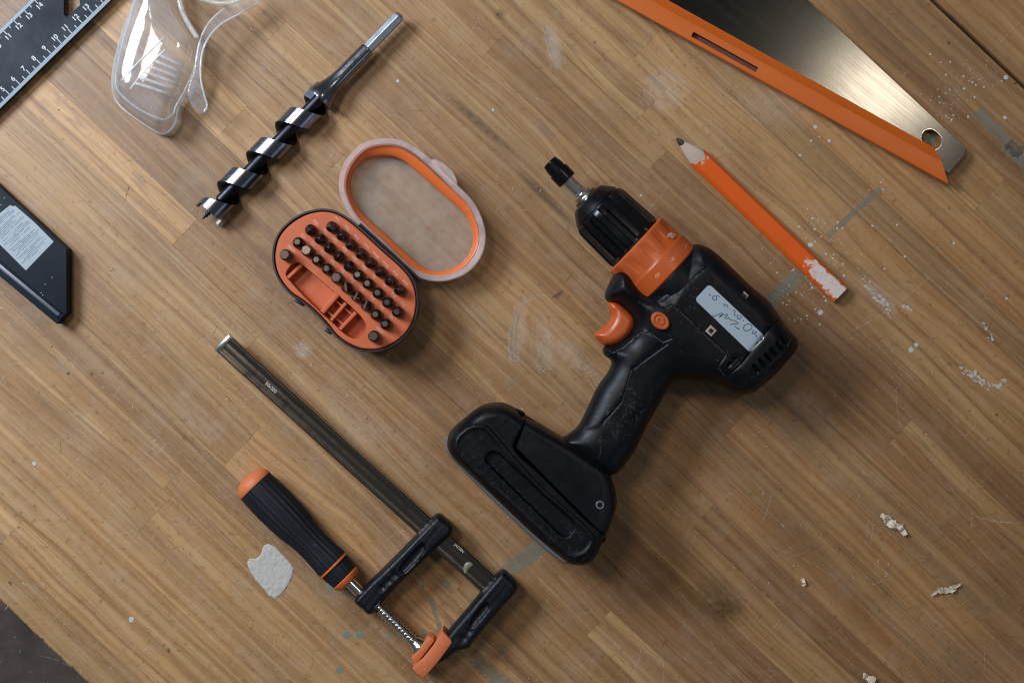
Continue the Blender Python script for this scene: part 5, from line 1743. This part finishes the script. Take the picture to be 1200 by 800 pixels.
# ================================================================== CARPENTER PENCIL
def pencil():
    t = thing('carpenter_pencil', 890, 260, 0, 'orange flat carpenter pencil with worn white paint at its blunt end', 'pencil')
    # section across (y) and up (z)
    z0 = 4.2
    A = np.array(P(816.3, 183.5, 4)); B = np.array(P(984.5, 345, 4)); L = np.linalg.norm(B - A); e = (B-A)/L; f = np.array([-e[1], e[0]])
    w, h = 7.0, 7.6
    sec = [(-w, 1.8), (-w, 5.4), (-w + 2.1, h), (w - 2.1, h), (w, 5.4), (w, 1.8), (w - 2.1, 0.1), (-w + 2.1, 0.1)]
    def at(u, y): return A + e*u + f*y
    # painted barrel, front end cut back in a scallop
    V, F = [], []
    nseg = 60; m = 8
    def dense(sec, kk=5):
        out = []
        for i in range(len(sec)):
            a, b = sec[i], sec[(i+1) % len(sec)]
            for j in range(kk): out.append((a[0] + (b[0]-a[0])*j/kk, a[1] + (b[1]-a[1])*j/kk))
        return out
    ds = dense(sec, 6); m = len(ds)
    for i in range(nseg + 1):
        for (y, z) in ds:
            s = abs(y)/w
            u0 = 5.5*(1 - s**2) * .9 + rng.normal(0, .03)*(i == 0)
            if z > 7: u0 += 1.0*math.sin(y*.9)
            u = u0 + (L - u0)*i/nseg
            q = at(u, y); V.append((q[0], q[1], z))
    for i in range(nseg):
        for j in range(m): F.append([i*m + j, i*m + (j+1) % m, (i+1)*m + (j+1) % m, (i+1)*m + j])
    F.append([nseg*m + j for j in range(m)])
    pm = NT('orange_pencil_paint'); c = pm.obj()
    tc = pm.node('ShaderNodeNewGeometry').outputs['Position']
    # worn white patch near the blunt end
    wx, wy = P(974, 333, 8)
    mp = pm.node('ShaderNodeMapping', vector_type='TEXTURE'); mp.inputs['Location'].default_value = (wx/1000, wy/1000, 0)
    mp.inputs['Rotation'].default_value = (0, 0, math.atan2(e[1], e[0])); mp.inputs['Scale'].default_value = (.023, .0058, 1)
    pm.lk(pm.vmul(tc, (1, 1, 0)), mp.inputs['Vector'])
    ln = pm.node('ShaderNodeVectorMath', operation='LENGTH'); pm.lk(mp.outputs[0], ln.inputs[0])
    nn = pm.noise(pm.vmul(tc, (1, 1, 1)), 260, 5, .7)
    dd = pm.math('ADD', ln.outputs['Value'], pm.math('MULTIPLY', pm.math('SUBTRACT', nn, .5), 2.6))
    wk = pm.mapr(dd, 1.0, .9, 0, 1)
    fine = pm.noise(c, 700, 3, .6)
    wk = pm.math('MULTIPLY', wk, pm.mapr(fine, .3, .5, .5, 1))
    base = pm.mix(pm.mapr(pm.noise(c, 90, 4), .35, .7, 0, .3), (.62, .092, .008, 1), (.50, .070, .008, 1))
    base = pm.mix(pm.mapr(pm.noise(c, 330, 4, .7), .70, .76, 0, .6), base, (.6, .4, .3, 1))
    pm.lk(pm.mix(wk, base, (.56, .50, .46, 1)), pm.bsdf.inputs['Base Color'])
    pm.lk(pm.mapr(wk, 0, 1, .16, .7), pm.bsdf.inputs['Roughness'])
    pm.lk(pm.bump(pm.math('ADD', fine, wk), .15, .0003), pm.bsdf.inputs['Normal'])
    mk('barrel', V, F, pm.m, t, 20)
    # bare wood cone, cut with a knife: from inside the barrel to near the tip
    T = np.array(P(792.5, 162, 4)); LT = float((A - T) @ e)
    tipoff = float((T - A) @ f)
    woodm = simple('bare_pencil_wood', (.42, .31, .24), .8, .35, 500)
    V, F = [], []
    secs = dense(sec, 3); m = len(secs)
    stages = [(7.0, .985), (3, .97), (0, .93), (-4, .80), (-8, .60), (-LT + 4.6, .27)]
    for u, s in stages:
        g_ = max(0, -u)/LT
        for y, z in secs:
            yy = y*s + tipoff*g_ + rng.normal(0, .06); zz_ = 3.9 + (z - 3.9)*min(.99, s*1.06) + rng.normal(0, .04)
            q = at(u, yy); V.append((q[0], q[1], max(.05, zz_)))
    for i in range(len(stages) - 1):
        for j in range(m): F.append([i*m + j, i*m + (j+1) % m, (i+1)*m + (j+1) % m, (i+1)*m + j])
    F.append([(len(stages)-1)*m + j for j in range(m)])
    mk('sharpened_wood', V, F, woodm, t, 25)
    tip = at(-LT, tipoff); b0 = at(-LT + 6.0, tipoff*.92); d3 = np.array([tip[0]-b0[0], tip[1]-b0[1], 0])
    lathe('lead', (b0[0], b0[1], 3.9), d3, [(0, 2.2), (2, 2.1), (4.4, 1.25), (6, .5)], LEAD, t, 10, smooth=20)
    # end grain
    q = [(at(L + .02, y), z) for y, z in [(y*.9, 3.9 + (z-3.9)*.9) for y, z in sec]]
    mk('end_grain', [(a[0], a[1], z) for a, z in q] + [(a[0] + e[0]*.15, a[1] + e[1]*.15, z) for a, z in q], [[0, 1, 2, 3, 4, 5, 6, 7][::-1], [8 + i for i in range(8)]] + [[i, (i+1) % 8, 8 + (i+1) % 8, 8 + i] for i in range(8)], woodm, t)
pencil()

# ================================================================== HAND SAW
def saw():
    t = thing('hand_saw', 950, 60, 0, 'hand saw with grey steel blade in an orange tooth guard, top right', 'saw')
    zb = 7.0
    bl = [(946, 0), (1131, 173), (1130.5, 181), (1112, 202), (1095, 196), (760, 0), (560, -118), (690, -240)]
    O = ccw(straight(PP(bl, zb), 5))
    hc = np.array(P(1091.5, 163.5, zb)); 
    I = []
    for i in range(32):
        th = 2*math.pi*i/32
        u, v = 6.6*math.cos(th)*1.0, 6.3*math.sin(th)
        u += 1.3*np.sign(math.cos(th))
        a = R_(-44); I.append((hc[0] + u*math.cos(a) - v*math.sin(a), hc[1] + u*math.sin(a) + v*math.cos(a)))
    I = ccw(np.array(I))
    allp = np.concatenate([O, I]); no = len(O)
    vs, es, fs, *_ = delaunay_2d_cdt([Vector(map(float, p)) for p in allp], [(no + i, no + (i+1) % 32) for i in range(32)], [list(range(no))], 1, 1e-5)
    v2 = np.array([(p.x, p.y) for p in vs])
    fs = [f for f in fs if not inside(np.array([v2[list(f)].mean(0)]), I)[0]]
    n_ = len(v2)
    V = [(x, y, zb) for x, y in v2] + [(x, y, zb - 1.0) for x, y in v2]
    F = [list(f) for f in fs] + [[i + n_ for i in reversed(f)] for f in fs]
    cnt = {}
    for f in fs:
        for i in range(len(f)):
            a, b = f[i], f[(i+1) % len(f)]; cnt.setdefault((min(a, b), max(a, b)), []).append((a, b))
    for l in cnt.values():
        if len(l) == 1:
            a, b = l[0]; F.append([b, a, a + n_, b + n_])
    mk('blade', V, F, SAWM, t)
    # bright rim of the hanging hole
    acc = Acc(); pth = [(x, y, zb) for x, y in np.vstack([I, I[:2]])]; acc.add(*tube_vf(pth, .28, 6)); acc.build('hole_rim', STEEL, t, 60)
    # guard: folded channel with a crease, ending in a slanted tip; a slot through it
    # lines in the tracing grid: lower edge, crease, upper edge, all running to lower right
    lo0, lo1 = np.array([600, -66.5]), np.array([1112.5, 217.5])
    cr0, cr1 = np.array([640, -82.]), np.array([1084, 174])
    up0, up1 = np.array([667, -78.]), np.array([1077, 160])
    zl = 11.0
    def lerp(a, b, s): return a + (b - a)*s
    N = 120
    rows_ = []
    slotA, slotB = np.array([812.5, 38.]), np.array([887, 82.])
    V, F = [], []
    # ring of profile points: bottom-lower, lower edge, near slot lines, crease, upper edge, under
    e = (lo1 - lo0)/np.linalg.norm(lo1 - lo0)
    nrm = np.array([e[1], -e[0]])       # towards the upper right of the photo
    Ltot = np.linalg.norm(lo1 - lo0)
    sA = float((slotA - lo0) @ e); sB = float((slotB - lo0) @ e)
    prof = [(0, .6), (0, 9.2), (1.4, 10.6), (6.0, 11.0), (12.2, 11.0), (18.5, 11.0), (20.5, 10.9), (27.5, 8.7), (30.0, 8.2), (30.0, 7.2), (14, 7.0), (3, 3), (3, .6)]
    def row(u, cut):
        out = []
        for (n1, z) in prof:
            uu = u
            if cut: uu = Ltot - .5 - (n1*1.02 if n1 <= 21 else 21.4 + (n1 - 21)*1.75)
            q = lo0 + e*uu + nrm*n1
            x, y = P(q[0], q[1], z); out.append((x, y, z))
        return out
    us = list(np.linspace(0, Ltot - 50, 60)) + [sA, sB]
    us = sorted(us)
    m = len(prof)
    R2 = [row(u, False) for u in us] + [row(0, True)]
    for r_ in R2: V += r_
    for i in range(len(R2) - 1):
        insl = i < len(us) - 1 and us[i] >= sA - 1e-6 and us[i+1] <= sB + 1e-6
        for j in range(m):
            if insl and j in (4 - 1,): pass
            if insl and prof[j][0] == 6.0 and prof[j][1] == 11.0:   # slot lies between n=6 and n=12.2
                continue
            F.append([i*m + j, i*m + (j+1) % m, (i+1)*m + (j+1) % m, (i+1)*m + j])
    F.append(list(range(m))); F.append([(len(R2)-1)*m + j for j in range(m)])
    g = mk('tooth_guard', V, F, ORSAW, t, 18)
    # walls of the slot
    a0, a1 = lo0 + e*sA + nrm*6, lo0 + e*sB + nrm*6
    b0, b1 = lo0 + e*sA + nrm*12.2, lo0 + e*sB + nrm*12.2
    top_ = [(*P(*p_, 11), 11) for p_ in (a0, a1, b1, b0)]; bot_ = [(*P(*p_, 11), 7.1) for p_ in (a0, a1, b1, b0)]
    mk('slot_lining', top_ + bot_, [[0, 1, 5, 4], [1, 2, 6, 5], [2, 3, 7, 6], [3, 0, 4, 7], [4, 5, 6, 7]], plastic('slot_brown', (.10, .026, .012), .6), t)
    # raised fine lip along the crease
    acc = Acc()
    pth = []
    for u in np.linspace(0, Ltot - 32, 40):
        q = lo0 + e*u + nrm*20.5; x, y = P(q[0], q[1], 11); pth.append((x, y, 10.85))
    acc.add(*tube_vf(pth, .35, 6)); acc.build('guard_lip', ORSAW, t, 60)
saw()
